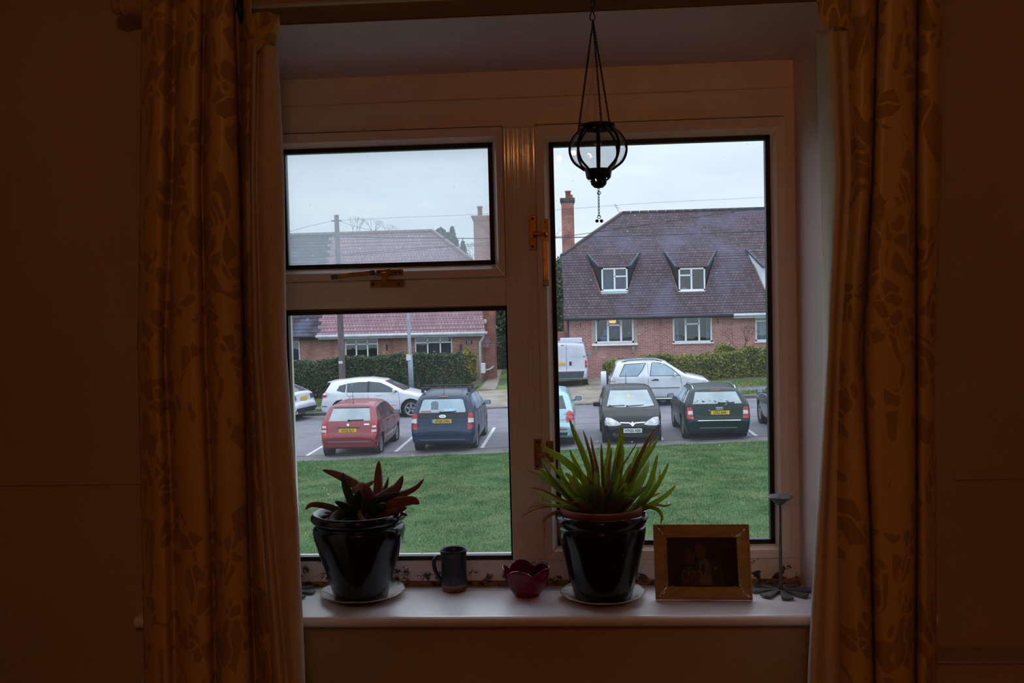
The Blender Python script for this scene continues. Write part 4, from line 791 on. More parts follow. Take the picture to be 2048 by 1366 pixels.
# tall grey-green hedge closing the gap between the houses
hedge('tall grey-green hedge closing the gap between the two houses', [zt(975, 680, 58), zt(1040, 678, 58), zt(1060, 676, 58)], 58, 59, 'hedge_dark', 9000, .12)
def bare(label, px, py, y, h, seed):
    c = W(px, py, y); zb = gz(c.x, y); t = thing('bare_tree', label, 'tree', (c.x, y, zb)); r = random.Random(seed)
    mb = MB(); mb.tube([(c.x, y, zb), (c.x+.1, y, (zb+c.z)/2), (c.x, y, c.z-h*.6)], [.14, .1, .06], 7); build('trunk', mb, M['twig'], t); mb = MB()
    def br(p, d, L, w, k):
        q = p+d*L; mb.tube([p, p+d*L*.5+Vector((r.uniform(-1, 1), 0, r.uniform(-1, 1)))*L*.06, q], [w, w*.8, w*.5], 4)
        if k:
            for _ in range(3): dd = (d+Vector((r.uniform(-.8, .8), r.uniform(-.5, .5), r.uniform(-.2, .6)))).normalized(); br(q, dd, L*.62, w*.55, k-1)
    br(Vector((c.x, y, c.z-h*.65)), Vector((0, 0, 1)), h*.45, .05, 4); o = build('branches', mb, M['twig'], t); return t
bare('bare twiggy treetop poking over the roof ridge by the wooden pole', 709, 464, 75, 3.0, 3); bare('second bare treetop over the ridge, right of the first', 741, 466, 82, 3.2, 5); bare('faint bare treetop over the middle of the ridge', 778, 474, 80, 2.6, 6)
bare('bare tree beside the brick chimney at the right pane edge', 1118, 505, 60.6, 5.0, 8); bare('bare branches between the conifer and left chimney', 938, 520, 76, 3.5, 12)
o = bare('leafless purple shrub against the right house wall above the hedge', 1485, 690, 43.2, 2.2, 21); o.name = 'bare_shrub'; o['category'] = 'shrub'

# ------------------------------------------------------------------ poles, lamp post and overhead cables
mat('pole_timber', (112, 96, 98), (88, 76, 80), rough=.9, scale=4, stretch=(4, 4, .4), bump=.3)
mat('post_steel', (132, 144, 160), (116, 128, 144), rough=.6, scale=5)
mat('cable', (36, 36, 48), rough=.7)
mat('white_plastic', (220, 222, 226), (200, 204, 210), rough=.5, scale=4)
mat('sign_yellow', (214, 196, 70), rough=.5)
UY = 42.0
b0 = W(685, 762, UY); t0 = W(673, 430, UY); tp = thing('telegraph_pole', 'weathered wooden telegraph pole rising in front of the left roofs', 'pole', (b0.x, UY, gz(b0.x, UY)))
build('shaft', MB().tube([(b0.x, UY, gz(b0.x, UY)-.1), (t0.x, UY, t0.z)], [.155, .10], 16), M['pole_timber'], tp, smooth=False)
build('number_tag', MB().box(W(683, 724, UY).x-.09, W(683, 724, UY).x+.09, UY-.17, UY-.15, W(683, 727, UY).z, W(683, 722, UY).z), M['white_plastic'], tp)
build('insulator_bracket', MB().box(t0.x-.22, t0.x+.22, UY-.03, UY+.03, W(673, 442, UY).z-.03, W(673, 440, UY).z), M['post_steel'], tp)
GY = 41.2; b1 = W(824, 800, GY); t1 = W(813, 560, GY); gzb = gz(b1.x, GY)
lp = thing('street_lamp', 'slim grey steel lamp post behind the silver hatchback', 'street lamp', (b1.x, GY, gzb))
xm = lambda z: b1.x+(t1.x-b1.x)*(z-gzb)/(t1.z-gzb)
zm = W(820, 708, GY).z
build('column', MB().tube([(b1.x, GY, gzb-.05), (xm(zm), GY, zm)], [.115, .105], 14), M['post_steel'], lp, smooth=True)
build('upper_shaft', MB().tube([(xm(zm), GY, zm), (xm(zm+.05), GY, zm+.06), (t1.x, GY, t1.z)], [.105, .075, .065], 14), M['post_steel'], lp, smooth=True)
build('lantern_head', MB().lathe([(0, t1.z-.02), (.09, t1.z), (.16, t1.z+.12), (.10, t1.z+.2), (0, t1.z+.22)], (t1.x, GY, 0), 16), M['post_steel'], lp, smooth=True)
v = W(818, 715, GY); build('notice', MB().box(v.x-.10, v.x+.10, GY-.125, GY-.11, v.z-.12, v.z+.10), M['white_plastic'], lp); build('notice', MB().box(v.x-.10, v.x+.10, GY-.127, GY-.112, v.z+.1, v.z+.16), M['sign_yellow'], lp)
def cable(label, pts, r=.012):
    P_ = catmull([W(px, py, y) for px, py, y in pts], 10); o = build('overhead_cable', MB().tube(P_, r, 5), M['cable'], origin=P_[0]); return tag(o, label, 'cable')
cable('thick overhead cable crossing the whole view level with the roof ridge', [(400, 470, 40), (580, 472, 40), (760, 475, 40), (981, 477, 40), (1110, 475.5, 40), (1320, 470, 40), (1540, 462, 40), (1750, 450, 40)], .019)
cable('paired lower cable sloping across the pink roof, upper one', [(400, 530, 41), (640, 513, 41), (800, 499, 41), (890, 492, 41), (950, 488, 41), (1110, 474, 41), (1200, 463, 41), (1560, 410, 41)], .012)
cable('paired lower cable sloping across the pink roof, lower one', [(400, 530, 41.4), (640, 515, 41.4), (800, 503, 41.4), (890, 494, 41.4), (960, 491, 41.4), (1110, 478, 41.4)], .012)
cable('thin cable running from the pole top to the right chimney and beyond', [(673, 441, 42), (800, 435, 44), (950, 429, 46), (1120, 419, 48), (1300, 406, 50), (1540, 394, 52), (1800, 380, 54)], .006)
cable('thin cable leaving the pole top to the left', [(673, 440, 42), (620, 452, 38), (570, 465, 34), (480, 480, 30)], .007)
cable('thin cable dropping from the pole top behind the pink roof', [(675, 441, 42), (705, 451, 47), (740, 460, 52), (790, 471, 58)], .008)

# ------------------------------------------------------------------ houses
mat('window_white', (238, 242, 248), (226, 230, 238), rough=.4, scale=3)
mat('gutter_white', (200, 206, 216), (182, 188, 198), rough=.5, scale=3)
mat('gutter_black', (38, 38, 50), rough=.5, scale=3)
mat('lead_flashing', (64, 74, 92), (46, 52, 66), rough=.6, scale=4)
mat('dark_board', (34, 34, 44), (26, 26, 34), rough=.7, scale=4)
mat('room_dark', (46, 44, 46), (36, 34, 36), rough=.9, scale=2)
mat('net_grey', (132, 138, 150), (104, 110, 124), rough=.9, scale=3, stretch=(8, 8, .4), lo=.45, hi=.55)
mat('net_blue', (112, 122, 160), (84, 92, 128), rough=.9, scale=3, stretch=(8, 8, .4), lo=.45, hi=.55)
mat('net_white', (196, 204, 212), (160, 168, 178), rough=.9, scale=3, stretch=(8, 8, .4), lo=.45, hi=.55)
mat('stone_pale', (176, 164, 156), (150, 140, 134), rough=.9, scale=4)
mat('red_cloth', (130, 40, 48), rough=.8); mat('box_blue', (150, 180, 215), (110, 140, 190), rough=.6, scale=6); mat('plant_dark', (40, 62, 38), (60, 84, 50), rough=.9, scale=12)
thin_glass('house_glass', tint=(.72, .78, .82), gloss=.07, k=1.4)
emit('lamp_glow_yellow', (255, 190, 70), 2.2); emit('lamp_glow_red', (230, 84, 40), 1.0)
def wallholes(mb, x0, x1, z0, z1, y0, y1, holes, zb=None):
    xs = sorted({x0, x1}|{h[0] for h in holes}|{h[1] for h in holes}); zs = sorted({z0, z1}|{h[2] for h in holes}|{h[3] for h in holes})
    for i in range(len(xs)-1):
        for j in range(len(zs)-1):
            cx, cz = (xs[i]+xs[i+1])/2, (zs[j]+zs[j+1])/2
            if cx < x0 or cx > x1 or cz < z0 or cz > z1 or any(h[0] < cx < h[1] and h[2] < cz < h[3] for h in holes): continue
            mb.box(xs[i], xs[i+1], y0, y1, zs[j], zs[j+1])
def hwin(par, x0, x1, z0, z1, y, panes, curtains=(), t=.078, depth=.12, items=(), inside=True, label=None, mg=.55, mt=.3):
    """window set at depth y+depth*.4; panes = list of (u0,u1,v0,v1) fractions"""
    mb = MB(); ya, yb = y+depth*.35, y+depth*.35+.06
    mb.box(x0, x1, ya, yb, z0, z0+t); mb.box(x0, x1, ya, yb, z1-t, z1); mb.box(x0, x0+t, ya, yb, z0, z1); mb.box(x1-t, x1, ya, yb, z0, z1)
    xi = sorted({round(p[0], 3) for p in panes if p[0] > 0}); L = lambda u: x0+(x1-x0)*u; Z = lambda v: z0+(z1-z0)*v
    for u in xi: mb.box(L(u)-t*.55, L(u)+t*.55, ya-.01, yb, z0, z1)
    for p in panes:
        if p[3] < .99: mb.box(L(p[0]), L(p[1]), ya-.01, yb, Z(p[3])-t*.45, Z(p[3])+t*.45)
    w = build('window', mb, M['window_white'], par, label=label)
    for p in panes: build('pane', MB().box(L(p[0])+.01, L(p[1])-.01, ya+.03, ya+.034, Z(p[2])+.01, Z(p[3])-.01), M['house_glass'], w)
    for (u0, u1, m) in curtains:
        n = 18; pts = [(L(u0)+(L(u1)-L(u0))*i/n, ya+.16+.03*sin(i*1.9)) for i in range(n+1)]; mb = MB()
        for i in range(n): mb.add([(pts[i][0], pts[i][1], z0), (pts[i+1][0], pts[i+1][1], z0), (pts[i+1][0], pts[i+1][1], z1), (pts[i][0], pts[i][1], z1)], [(0, 1, 2, 3)])
        build('net_curtain', mb, M[m], w, solid=.004)
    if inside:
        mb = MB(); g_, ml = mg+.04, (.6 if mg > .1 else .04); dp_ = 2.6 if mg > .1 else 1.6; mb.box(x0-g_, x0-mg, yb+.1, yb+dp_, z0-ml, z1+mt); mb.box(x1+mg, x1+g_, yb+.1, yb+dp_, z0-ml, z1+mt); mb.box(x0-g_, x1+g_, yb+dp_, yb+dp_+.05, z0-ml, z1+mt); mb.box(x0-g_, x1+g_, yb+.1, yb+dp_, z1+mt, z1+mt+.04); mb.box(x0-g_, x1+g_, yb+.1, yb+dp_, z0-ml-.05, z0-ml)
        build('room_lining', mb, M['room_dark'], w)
    return w
def roofrows(y0, z0, y1, z1, n, ival, lift=.024, back=.12):
    """stepped tile courses up a slope; ival(t) -> list of (x0,x1) kept at height fraction t"""
    mb = MB(); d = Vector((0, y1-y0, z1-z0)).normalized(); nn = Vector((0, -d.z, d.y))
    for i in range(n):
        a, b = i/n, (i+1)/n; A, B = ival(a, i), ival(b, i)
        for (xa0, xa1), (xb0, xb1) in zip(A, B):
            pa = Vector((0, y0+(y1-y0)*a, z0+(z1-z0)*a)); pb = Vector((0, y0+(y1-y0)*b, z0+(z1-z0)*b)); X = lambda p, x, o=0: Vector((x, p.y, p.z))+nn*o
            mb.add([X(pa, xa0, lift), X(pa, xa1, lift), X(pb, xb1, .006), X(pb, xb0, .006), X(pa, xa0, -back), X(pa, xa1, -back), X(pb, xb1, -back), X(pb, xb0, -back)], [(0, 1, 2, 3), (0, 4, 5, 1), (7, 6, 5, 4)[::-1], (1, 5, 6, 2), (3, 7, 4, 0), (2, 6, 7, 3)])
    return mb
def tilerow(name, pa, pb, n, w, h, m, par):
    pa, pb = Vector(pa), Vector(pb); mb = MB(); mb.bar(pa, pa+(pb-pa)/n*.93, w, h); o = build(name, mb, m, par)
    for i in range(1, n):
        c = o.copy(); C.objects.link(c); c.parent = par; c.location = (pb-pa)*(i/n)
# -- left pair of bungalows
BY = 48.0
xe = W(963, 700, BY).x; ez = W(800, 669, BY-.35).z; g0 = gz(-2, BY); xw = -30.0
hl = thing('brick_bungalow', 'low brick bungalow pair with half pink-tiled, half dark roof on the left', 'house', (xe-8, BY, g0))
def hz_(px0, py0, px1, py1, y): a = W(px0, py0, y); b = W(px1, py1, y); return (min(a.x, b.x), max(a.x, b.x), min(a.z, b.z), max(a.z, b.z))
wA = hz_(689, 673, 757, 722, BY); wB = hz_(829, 670, 905, 718, BY); wC = hz_(556, 676, 600, 723, BY)
mb = MB(); wallholes(mb, xw, xe, g0-1.5, ez+.05, BY, BY+.25, [wA, wB, wC]); mb.box(xe-.25, xe, BY+.25, BY+9, g0-1.5, ez+.05)
build('brick_wall', mb, M['brick_left'], hl)
P3 = [(0, .34, 0, .68), (0, .34, .68, 1), (.34, .68, 0, .68), (.34, .68, .68, 1), (.68, 1, 0, .68), (.68, 1, .68, 1)]
for h, cur in ((wA, ()), (wB, ((.02, .30, 'net_white'), (.36, .66, 'net_white'), (.70, .98, 'net_white'))), (wC, ((.55, .98, 'net_blue'),))):
    w = hwin(hl, *h, BY, P3 if h is not wC else [(0, 1, 0, 1)], [(a, b, 'net_grey') for a, b, c in cur] if h is wB else cur, t=.06)
    if h is not wC:
        mb = MB(); r = random.Random(4)
        for k in range(7): x = h[0]+(h[1]-h[0])*(.06+.13*k+r.uniform(0, .05)); mb.ball((x, BY+.28, h[2]+.22+r.uniform(0, .15)), .12, 7, 5, (1, .5, 1.3))
        build('houseplants', mb, M['plant_dark'], w)
rz = W(800, 464.5, 52.2).z; RY = 52.2; eY = BY-.35
xr_top = W(865, 463, RY).x; t_hip = .66; n_c = 30
pm_ = W(943, 521, BY+2.6); t_hip = (pm_.z-ez)/(rz-ez); xv = pm_.x
xs0, xs1 = W(636, 674, eY).x, W(661, 470, RY).x
def right_edge(t): return xe+.25+(xv-xe-.25)*min(1, t/t_hip)**1.0*.9 if t < t_hip else xv+(xr_top-xv)*(t-t_hip)/(1-t_hip)
mb = roofrows(eY, ez, RY, rz, n_c, lambda t, i: [(xs0+(xs1-xs0)*t+(.10 if i % 2 else -.06), right_edge(t))]); build('pink_tile_roof', mb, M['tile_red'], hl)
mb = roofrows(eY, ez, RY, rz, n_c, lambda t, i: [(xw, xs0+(xs1-xs0)*t+(.10 if i % 2 else -.06))]); build('dark_tile_roof', mb, M['tile_dark'], hl)
# hip end, back slope, gable infill
mb = MB(); mb.add([(xv, eY+(RY-eY)*t_hip, ez+(rz-ez)*t_hip), (xv, RY*2-eY-(RY-eY)*t_hip, ez+(rz-ez)*t_hip), (xr_top, RY, rz)], [(0, 1, 2)]); mb.add([(xw, RY, rz), (xr_top, RY, rz), (xe, 2*RY-eY, ez), (xw, 2*RY-eY, ez)], [(0, 1, 2, 3)]); build('rear_slope', mb, M['tile_red'], hl, solid=.05)
mb = MB(); mb.add([(xe-.1, eY+.35, ez), (xe-.1, 2*RY-eY-.35, ez), (xv-.35, 2*RY-eY-(RY-eY)*t_hip, ez+(rz-ez)*t_hip-.1), (xv-.35, eY+(RY-eY)*t_hip, ez+(rz-ez)*t_hip-.1)], [(0, 1, 2, 3)]); build('gable_wall', mb, M['brick_left'], hl, solid=.2)
mb = MB(); n = 18; pa, pb = Vector((xr_top, RY, rz+.05)), Vector((xv, eY+(RY-eY)*t_hip, ez+(rz-ez)*t_hip+.06))
tilerow('hip_tile', pa, pb, n, .22, .10, M['ridge_tile'], hl)
tilerow('ridge_tile', (xr_top, RY, rz+.05), (xr_top-14.4, RY, rz+.05), 30, .24, .12, M['ridge_tile'], hl)
gzl = ez-.02; build('gutter', MB().tube([(xs0-.1, eY-.06, gzl), (xe+.35, eY-.06, gzl+.0)], .075, 10), M['gutter_white'], hl, smooth=True); build('gutter', MB().tube([(xw, eY-.06, gzl), (xs0-.1, eY-.06, gzl)], .075, 10), M['gutter_black'], hl, smooth=True, label='black gutter')
build('fascia', MB().box(xs0, xe+.2, eY-.01, eY+.03, ez-.16, ez-.02), M['gutter_white'], hl); build('soffit', MB().box(xw, xe, eY, BY, ez-.18, ez-.15), M['dark_board'], hl)
dp = W(967, 668, BY-.2); d2 = W(960, 684, BY-.15); d3 = W(961, 757, BY-.15)
build('downpipe', MB().tube([dp+Vector((0, 0, .0)), dp+Vector((0, 0, -.15)), d2+Vector((.05, 0, .06)), d2, d3], .05, 8), M['gutter_white'], hl, smooth=True)
m = W(967, 737, BY-.1); build('meter_box', MB().box(W(962, 725, BY).x, W(971, 725, BY).x, BY-.25, BY+.05, W(966, 746, BY).z, W(966, 726, BY).z), M['white_plastic'], hl, bevel=.03)
pl_ = build('number_board', MB().box(W(932, 683, BY).x, W(944, 683, BY).x, BY-.04, BY, W(938, 688, BY).z, W(938, 681, BY).z), M['gutter_black'], hl)
v = W(938, 684.7, BY)-ORG[hl.name]; text('number', '11', .19, M['white_plastic'], pl_, (v.x, v.y-.045, v.z), (pi/2, 0, 0), .003, bold=.006)
for px in (774, 922): v = W(px, 695, BY); build('air_brick', MB().box(v.x-.05, v.x+.05, BY-.02, BY, v.z-.16, v.z+.16), M['gutter_black'], hl)
for px in (783,): v = W(px, 692, BY); build('downpipe', MB().tube([(v.x, BY-.06, ez-.1), (v.x, BY-.06, g0)], .03, 6), M['brick_left'], hl)
build('ledge', MB().box(W(759, 712, BY).x, W(778, 712, BY).x, BY-.12, BY, W(768, 714, BY).z, W(768, 711, BY).z), M['stone_pale'], hl)
# side stack of the bungalow with its chimney, rear wing and white bargeboard
CY_ = 49.6; a = W(965, 640, CY_); b = W(988, 640, CY_); c = W(946.5, 436, CY_)
st = W(978.5, 500, CY_).x
mb = MB(); mb.box(xe-.05, b.x, CY_, CY_+1.2, g0-1, W(970, 600, CY_).z); mb.box(c.x, W(984, 500, CY_).x, CY_, CY_+.9, W(970, 610, CY_).z, W(960, 434, CY_).z); build('chimney_stack', mb, M['chimney_brick'], hl)
for k in range(3): e = .035*(k+1); z = W(960, 441, CY_).z+k*.085; build('corbel_course', MB().box(c.x-e, W(984, 500, CY_).x+e, CY_-e, CY_+.9+e, z, z+.08), M['chimney_brick'], hl)
v = W(960, 424, CY_+.4); build('chimney_pot', MB().lathe([(.12, -.35), (.12, .2), (.15, .22), (.15, .29), (.11, .29), (.11, -.35)], v, 16), M['terracotta'], hl, smooth=True)
a, b = W(985, 618, CY_+1.5), W(989, 650, CY_+1.4); build('bargeboard', MB().bar(a, b, .08, .16).bar(b, W(993, 655, CY_+1.4), .08, .1), M['gutter_white'], hl); a = W(986, 656, CY_+1.4); build('downpipe', MB().tube([a+Vector((.1, 0, .05)), a, W(986, 678, CY_+1.4)], .045, 8), M['gutter_white'], hl, smooth=True)
v = W(970, 643, CY_-.05); build('security_light', MB().ball(v, .09, 10, 8, (1, .6, 1.5)), M['white_plastic'], hl, smooth=True)
a = W(962, 676, BY+.8); b = W(978, 694, BY+.4); mb = MB()
for k in range(6): z = a.z+(b.z-a.z)*k/6; y = BY+1.4-.9*k/6; mb.box(xe, b.x, y-.2, y+.02, z-.09, z-.02)
build('porch_tiles', mb, M['tile_red'], hl); 
build('waste_pipe', MB().tube([W(971, 740, BY+.2), W(979, 739, BY+.6), W(987, 733, BY+1.2)], .045, 8), M['gutter_white'], hl, smooth=True)

# -- right house with the dormers cut into its roof
QY = 46.2
x0_ = W(1139, 700, QY).x; g1_ = gz(4.5, QY); xR = 24.0; ze = W(1300, 633.5, QY-.35).z; eY2 = QY-.35
hr = thing('dormer_house', 'red brick house with a tall dark tiled roof and inset dormer windows on the right', 'house', (x0_+6, QY, g1_))
w1 = hz_(1190, 636, 1268, 685, QY); w2 = hz_(1345, 633, 1425, 684, QY); w3 = hz_(1510, 629, 1590, 681, QY)
mb = MB(); wallholes(mb, x0_, xR, g1_-1, ze+.12, QY, QY+.25, [w1, w2, w3]); mb.box(x0_, x0_+.25, QY+.25, QY+8.5, g1_-1, ze); build('brick_wall', mb, M['brick_right'], hr)
PW = [(0, .33, 0, 1), (.33, .67, 0, .70), (.33, .67, .70, 1), (.67, 1, 0, 1)]
wa = hwin(hr, *w1, QY, PW, (), label='window with a lit orange lamp inside')
wb_ = hwin(hr, *w2, QY, PW, ((.04, .16, 'net_white'), (.86, .97, 'net_white')))
wc_ = hwin(hr, *w3, QY, [(0, .4, 0, .75), (0, .4, .75, 1), (.4, 1, 0, 1)], ((.05, .9, 'net_white'),))
v = W(1225, 641, QY+1.6)
build('lamp_shade', MB().lathe([(.16, -.02), (.21, .11), (.205, .11), (.155, -.02)], v+Vector((0, 0, .02)), 20), M['lamp_glow_red'], wa); build('lamp_shade', MB().lathe([(0, -.13), (.15, -.13), (.175, 0), (0, 0)], v, 20), M['lamp_glow_yellow'], wa, label='glowing yellow shade')
v = W(1212, 665, QY+.5); build('window_items', MB().box(v.x-.13, v.x+.10, QY+.4, QY+.5, v.z-.15, v.z+.13).box(v.x-.28, v.x+.06, QY+.25, QY+.35, w1[2]+.05, w1[2]+.27), M['box_blue'], wa)
v = W(1229, 664, QY+.6); build('window_items', MB().ball(v, .14, 10, 8, (1, .5, 1.1)), M['net_blue'], wa)
build('window_items', MB().box(w2[0]+.75, w2[1]-.75, QY+.25, QY+.35, w2[2]+.05, w2[2]+.24), M['plant_dark'], wb_)
mb = MB(); mb.box(w1[0]-.17, w1[1]+.17, QY-.22, QY+.05, w1[2]-.12, w1[2]-.02); build('window_ledge', mb, M['window_white'], hr, bevel=.01)
for px in (1192, 1266):
    for k in range(4): v = W(px, 694+k*3.2, QY); build('ledge_bracket', MB().box(v.x-.05-.01*(k % 2), v.x+.05+.01*(k % 2), QY-.18+.04*k, QY, v.z-.03, v.z+.03), M['stone_pale'], hr)
for x in (w1[0]-.09, w1[1]+.09): build('window_surround', MB().box(x-.07, x+.07, QY-.01, QY+.02, w1[2]-.05, w1[3]), M['stone_pale'], hr)
for w in (w2, w3): build('window_ledge', MB().box(w[0]-.04, w[1]+.05, QY-.07, QY+.05, w[2]-.06, w[2]), M['window_white'], hr)
# lower steep slope with V notches, upper slope, hip
by_ = 47.8; bz = W(1300, 507, by_).z; ry_ = 51.1; rz2 = W(1400, 421.5, ry_).z; xrl = W(1245, 425, ry_).x
xbl = W(1125, 515, by_).x-.05; xel = W(1129, 636, eY2).x
notch = []
for (tl, bl, br_, tr) in ((1175, 1202, 1255, 1279), (1329, 1357, 1411, 1432), (1493, 1530, 1590, 1620)):
    zb_ = W(1300, 586, 46.55).z; tb = (zb_-ze)/(bz-ze); yb = eY2+(by_-eY2)*tb
    notch.append((W(tl, 508, by_).x, W(bl, 586, yb).x, W(br_, 584, yb).x, W(tr, 506, by_).x, tb))
def iv(t, i):
    xs_ = [xel+(xbl-xel)*t]
    for (a, b, c, d, tb) in notch:
        k = (t-tb)/(1-tb)
        if t < tb-.001: mid = (b+c)/2; xs_ += [mid, mid]
        else: xs_ += [b+(a-b)*k, c+(d-c)*k]
    xs_.append(xR); return [(xs_[i], xs_[i+1]) for i in range(0, len(xs_), 2)]
ntc = 26; tb0 = notch[0][4]; nlow = max(2, round(ntc*tb0))
def sub(t0, t1): return (eY2+(by_-eY2)*t0, ze+(bz-ze)*t0, eY2+(by_-eY2)*t1, ze+(bz-ze)*t1)
mb = roofrows(*sub(0, tb0), nlow, lambda t, i: [(xel+(xbl-xel)*t*tb0, xR)]); build('lower_tile_slope', mb, M['tile_brown'], hr)
mb = roofrows(*sub(tb0, 1), ntc-nlow, lambda t, i: iv(tb0+(1-tb0)*t, i)); build('lower_tile_slope', mb, M['tile_brown'], hr)
def lefthip(t): return xbl+.0+(xrl-xbl)*t
mb = roofrows(by_, bz, ry_, rz2, 26, lambda t, i: [(lefthip(t), xR)]); build('upper_tile_slope', mb, M['tile_brown'], hr)
mb = MB(); n = 26; pa, pb = Vector((xrl, ry_, rz2+.04)), Vector((xbl, by_, bz+.04))
tilerow('hip_tile', pa, pb, n, .2, .08, M['ridge_tile_dark'], hr)
tilerow('ridge_tile', (xrl, ry_, rz2+.04), (xrl+12.6, ry_, rz2+.04), 28, .22, .1, M['ridge_tile_dark'], hr)
mb = MB(); mb.add([(xrl, ry_, rz2), (xbl, by_, bz), (xbl, 2*ry_-by_, bz)], [(0, 1, 2)]); mb.add([(xbl+.1, eY2+.2, ze), (xbl+.1, by_, bz), (xbl+.1, 2*ry_-by_, bz), (xbl+.1, 2*ry_-eY2, ze)], [(0, 1, 2, 3)]); mb.add([(xrl, ry_, rz2), (xR, ry_, rz2), (xR, 2*ry_-eY2, ze), (xbl, 2*ry_-eY2, ze), (xbl, 2*ry_-by_, bz)], [(0, 1, 2, 3, 4)]); build('hip_and_rear_slope', mb, M['tile_brown'], hr, solid=.04)
# dormers: window, tile hung skirt from the upper slope, dark cheeks
sl = (rz2-bz)/(ry_-by_); vd = by_-1.0; vz = bz-sl*1.0
def dormer(k, fx0, fx1, flip, curt, items=None):
    a, b, c, d, tb = notch[k]; yb = eY2+(by_-eY2)*tb; zb_ = ze+(bz-ze)*tb
    x0, x1 = W(fx0, 560, vd).x, W(fx1, 560, vd).x; zt_ = W(fx1, 535, vd).z; z0 = W(fx0, 582, vd).z
    mb = MB(); top = Vector((0, by_, bz+.05)); 
    rows = 8
    for i in range(rows):
        t, s_ = i/rows, (i+1)/rows
        q = lambda t: ((a+(x0-.12-a)*t, d+(x1+.12-d)*t, by_+(vd-.12-by_)*t, bz+.05+(zt_+.06-bz-.05)*t)); A = q(t); B = q(s_)
        mb.add([(A[0], A[2], A[3]-.01), (A[1], A[2], A[3]-.01), (B[1], B[2], B[3]+.03), (B[0], B[2], B[3]+.03), (B[0], B[2], B[3]-.03), (B[1], B[2], B[3]-.03), (A[1], A[2], A[3]-.07), (A[0], A[2], A[3]-.07)], [(0, 1, 2, 3), (3, 2, 5, 4), (4, 5, 6, 7), (0, 3, 4, 7), (1, 6, 5, 2)])
    build('dormer_roof', mb, M['tile_brown'], hr)
    mb = MB(); mb.bar((a, by_-.02, bz+.05), (x0-.12, vd-.14, zt_+.05), .09, .10); mb.bar((d, by_-.02, bz+.05), (x1+.12, vd-.14, zt_+.05), .09, .10); build('dormer_flashing', mb, M['lead_flashing'], hr)
    mb = MB(); mb.add([(a+.02, by_, bz), (b+.02, yb+.03, zb_), (x0, vd, z0-.1), (x0, vd, zt_)], [(0, 1, 2), (0, 2, 3)]); build('dormer_cheek', mb, M['window_white' if k == 2 else 'dark_board'], hr, solid=.03, label='white dormer cheek' if k == 2 else None)
    mb = MB(); mb.add([(d-.02, by_, bz), (c-.02, yb+.03, zb_), (x1, vd, z0-.1), (x1, vd, zt_)], [(0, 1, 2), (0, 2, 3)]); build('dormer_cheek', mb, M['dark_board'], hr, solid=.03)
    dd = Vector((0, by_-eY2, bz-ze)).normalized(); 
    mb = MB(); q0, q1 = Vector((a, by_-.02, bz)), Vector((b-.02, yb-.02, zb_)); mb.bar(q0+(q1-q0)*.35, q1, .06, .06); q0, q1 = Vector((d, by_-.02, bz)), Vector((c+.02, yb-.02, zb_)); mb.bar(q0+(q1-q0)*.45, q1, .04, .05); build('orange_edge_tiles', mb, M['tile_orange'], hr, label='orange cut edge tiles')
    mb = MB(); mb.add([(b, yb-.02, zb_+.02), (c, yb-.02, zb_+.02), (x1+.06, vd-.05, z0-.06), (x0-.06, vd-.05, z0-.06)], [(0, 1, 2, 3)]); build('lead_apron', mb, M['net_white'], hr, solid=.03)
    mb = MB(); mb.box(x0-.1, x1+.1, vd-.02, vd+.1, z0-.3, z0); build('dormer_base', mb, M['dark_board'], hr)
    pn = [(0, .5, 0, 1), (.5, 1, 0, .62), (.5, 1, .62, 1)] if not flip else [(0, .48, 0, .68), (0, .48, .68, 1), (.48, 1, 0, 1)]
    w = hwin(hr, x0, x1, z0, zt_, vd-.12, pn, curt, t=.07, mg=-.05, mt=-.06); build('window_ledge', MB().box(x0-.05, x1+.05, vd-.16, vd, z0-.05, z0+.01), M['window_white'], hr)
    return w, x0, x1, z0, zt_
dormer(0, 1203, 1255, 0, ((.05, .47, 'net_blue'), (.55, .95, 'net_blue')))
w, x0, x1, z0, zt_ = dormer(1, 1357, 1410, 1, ()); build('window_items', MB().box(x0+.1, x0+.3, vd+.2, vd+.25, z0+.15, z0+.6), M['red_cloth'], w); build('window_items', MB().box(x0+.15, x0+.4, vd+.05, vd+.12, z0+.07, z0+.15), M['net_white'], w)
dormer(2, 1531, 1585, 0, ((.05, .95, 'net_white'),))
xg = W(1467, 628, QY-.4).x
build('gutter', MB().tube([(xel, eY2-.05, ze-.02), (xg, eY2-.05, ze-.02)], .07, 10), M['gutter_black'], hr, smooth=True); build('gutter', MB().tube([(xg, eY2-.08, ze-.02), (xR, eY2-.08, ze-.02)], .07, 10).box(xg, xR, eY2-.05, eY2, ze-.16, ze), M['gutter_white'], hr, label='white gutter and fascia')
build('soffit', MB().box(xel, xR, eY2, QY, ze-.1, ze-.06), M['dark_board'], hr)
v = W(1137, 700, QY-.05); build('downpipe', MB().tube([(v.x, QY-.07, ze-.1), (v.x, QY-.07, g1_)], .045, 8), M['gutter_black'], hr, smooth=True)
v = W(1322, 700, QY); build('downpipe', MB().tube([(v.x, QY-.03, ze-.1), (v.x, QY-.03, g1_)], .025, 8), M['brick_right'], hr, smooth=True)
for px, py in ((1161, 650), (1436, 643)): v = W(px, py, QY); build('air_brick', MB().box(v.x-.02, v.x+.02, QY-.02, QY, v.z-.12, v.z+.12), M['gutter_black'], hr)
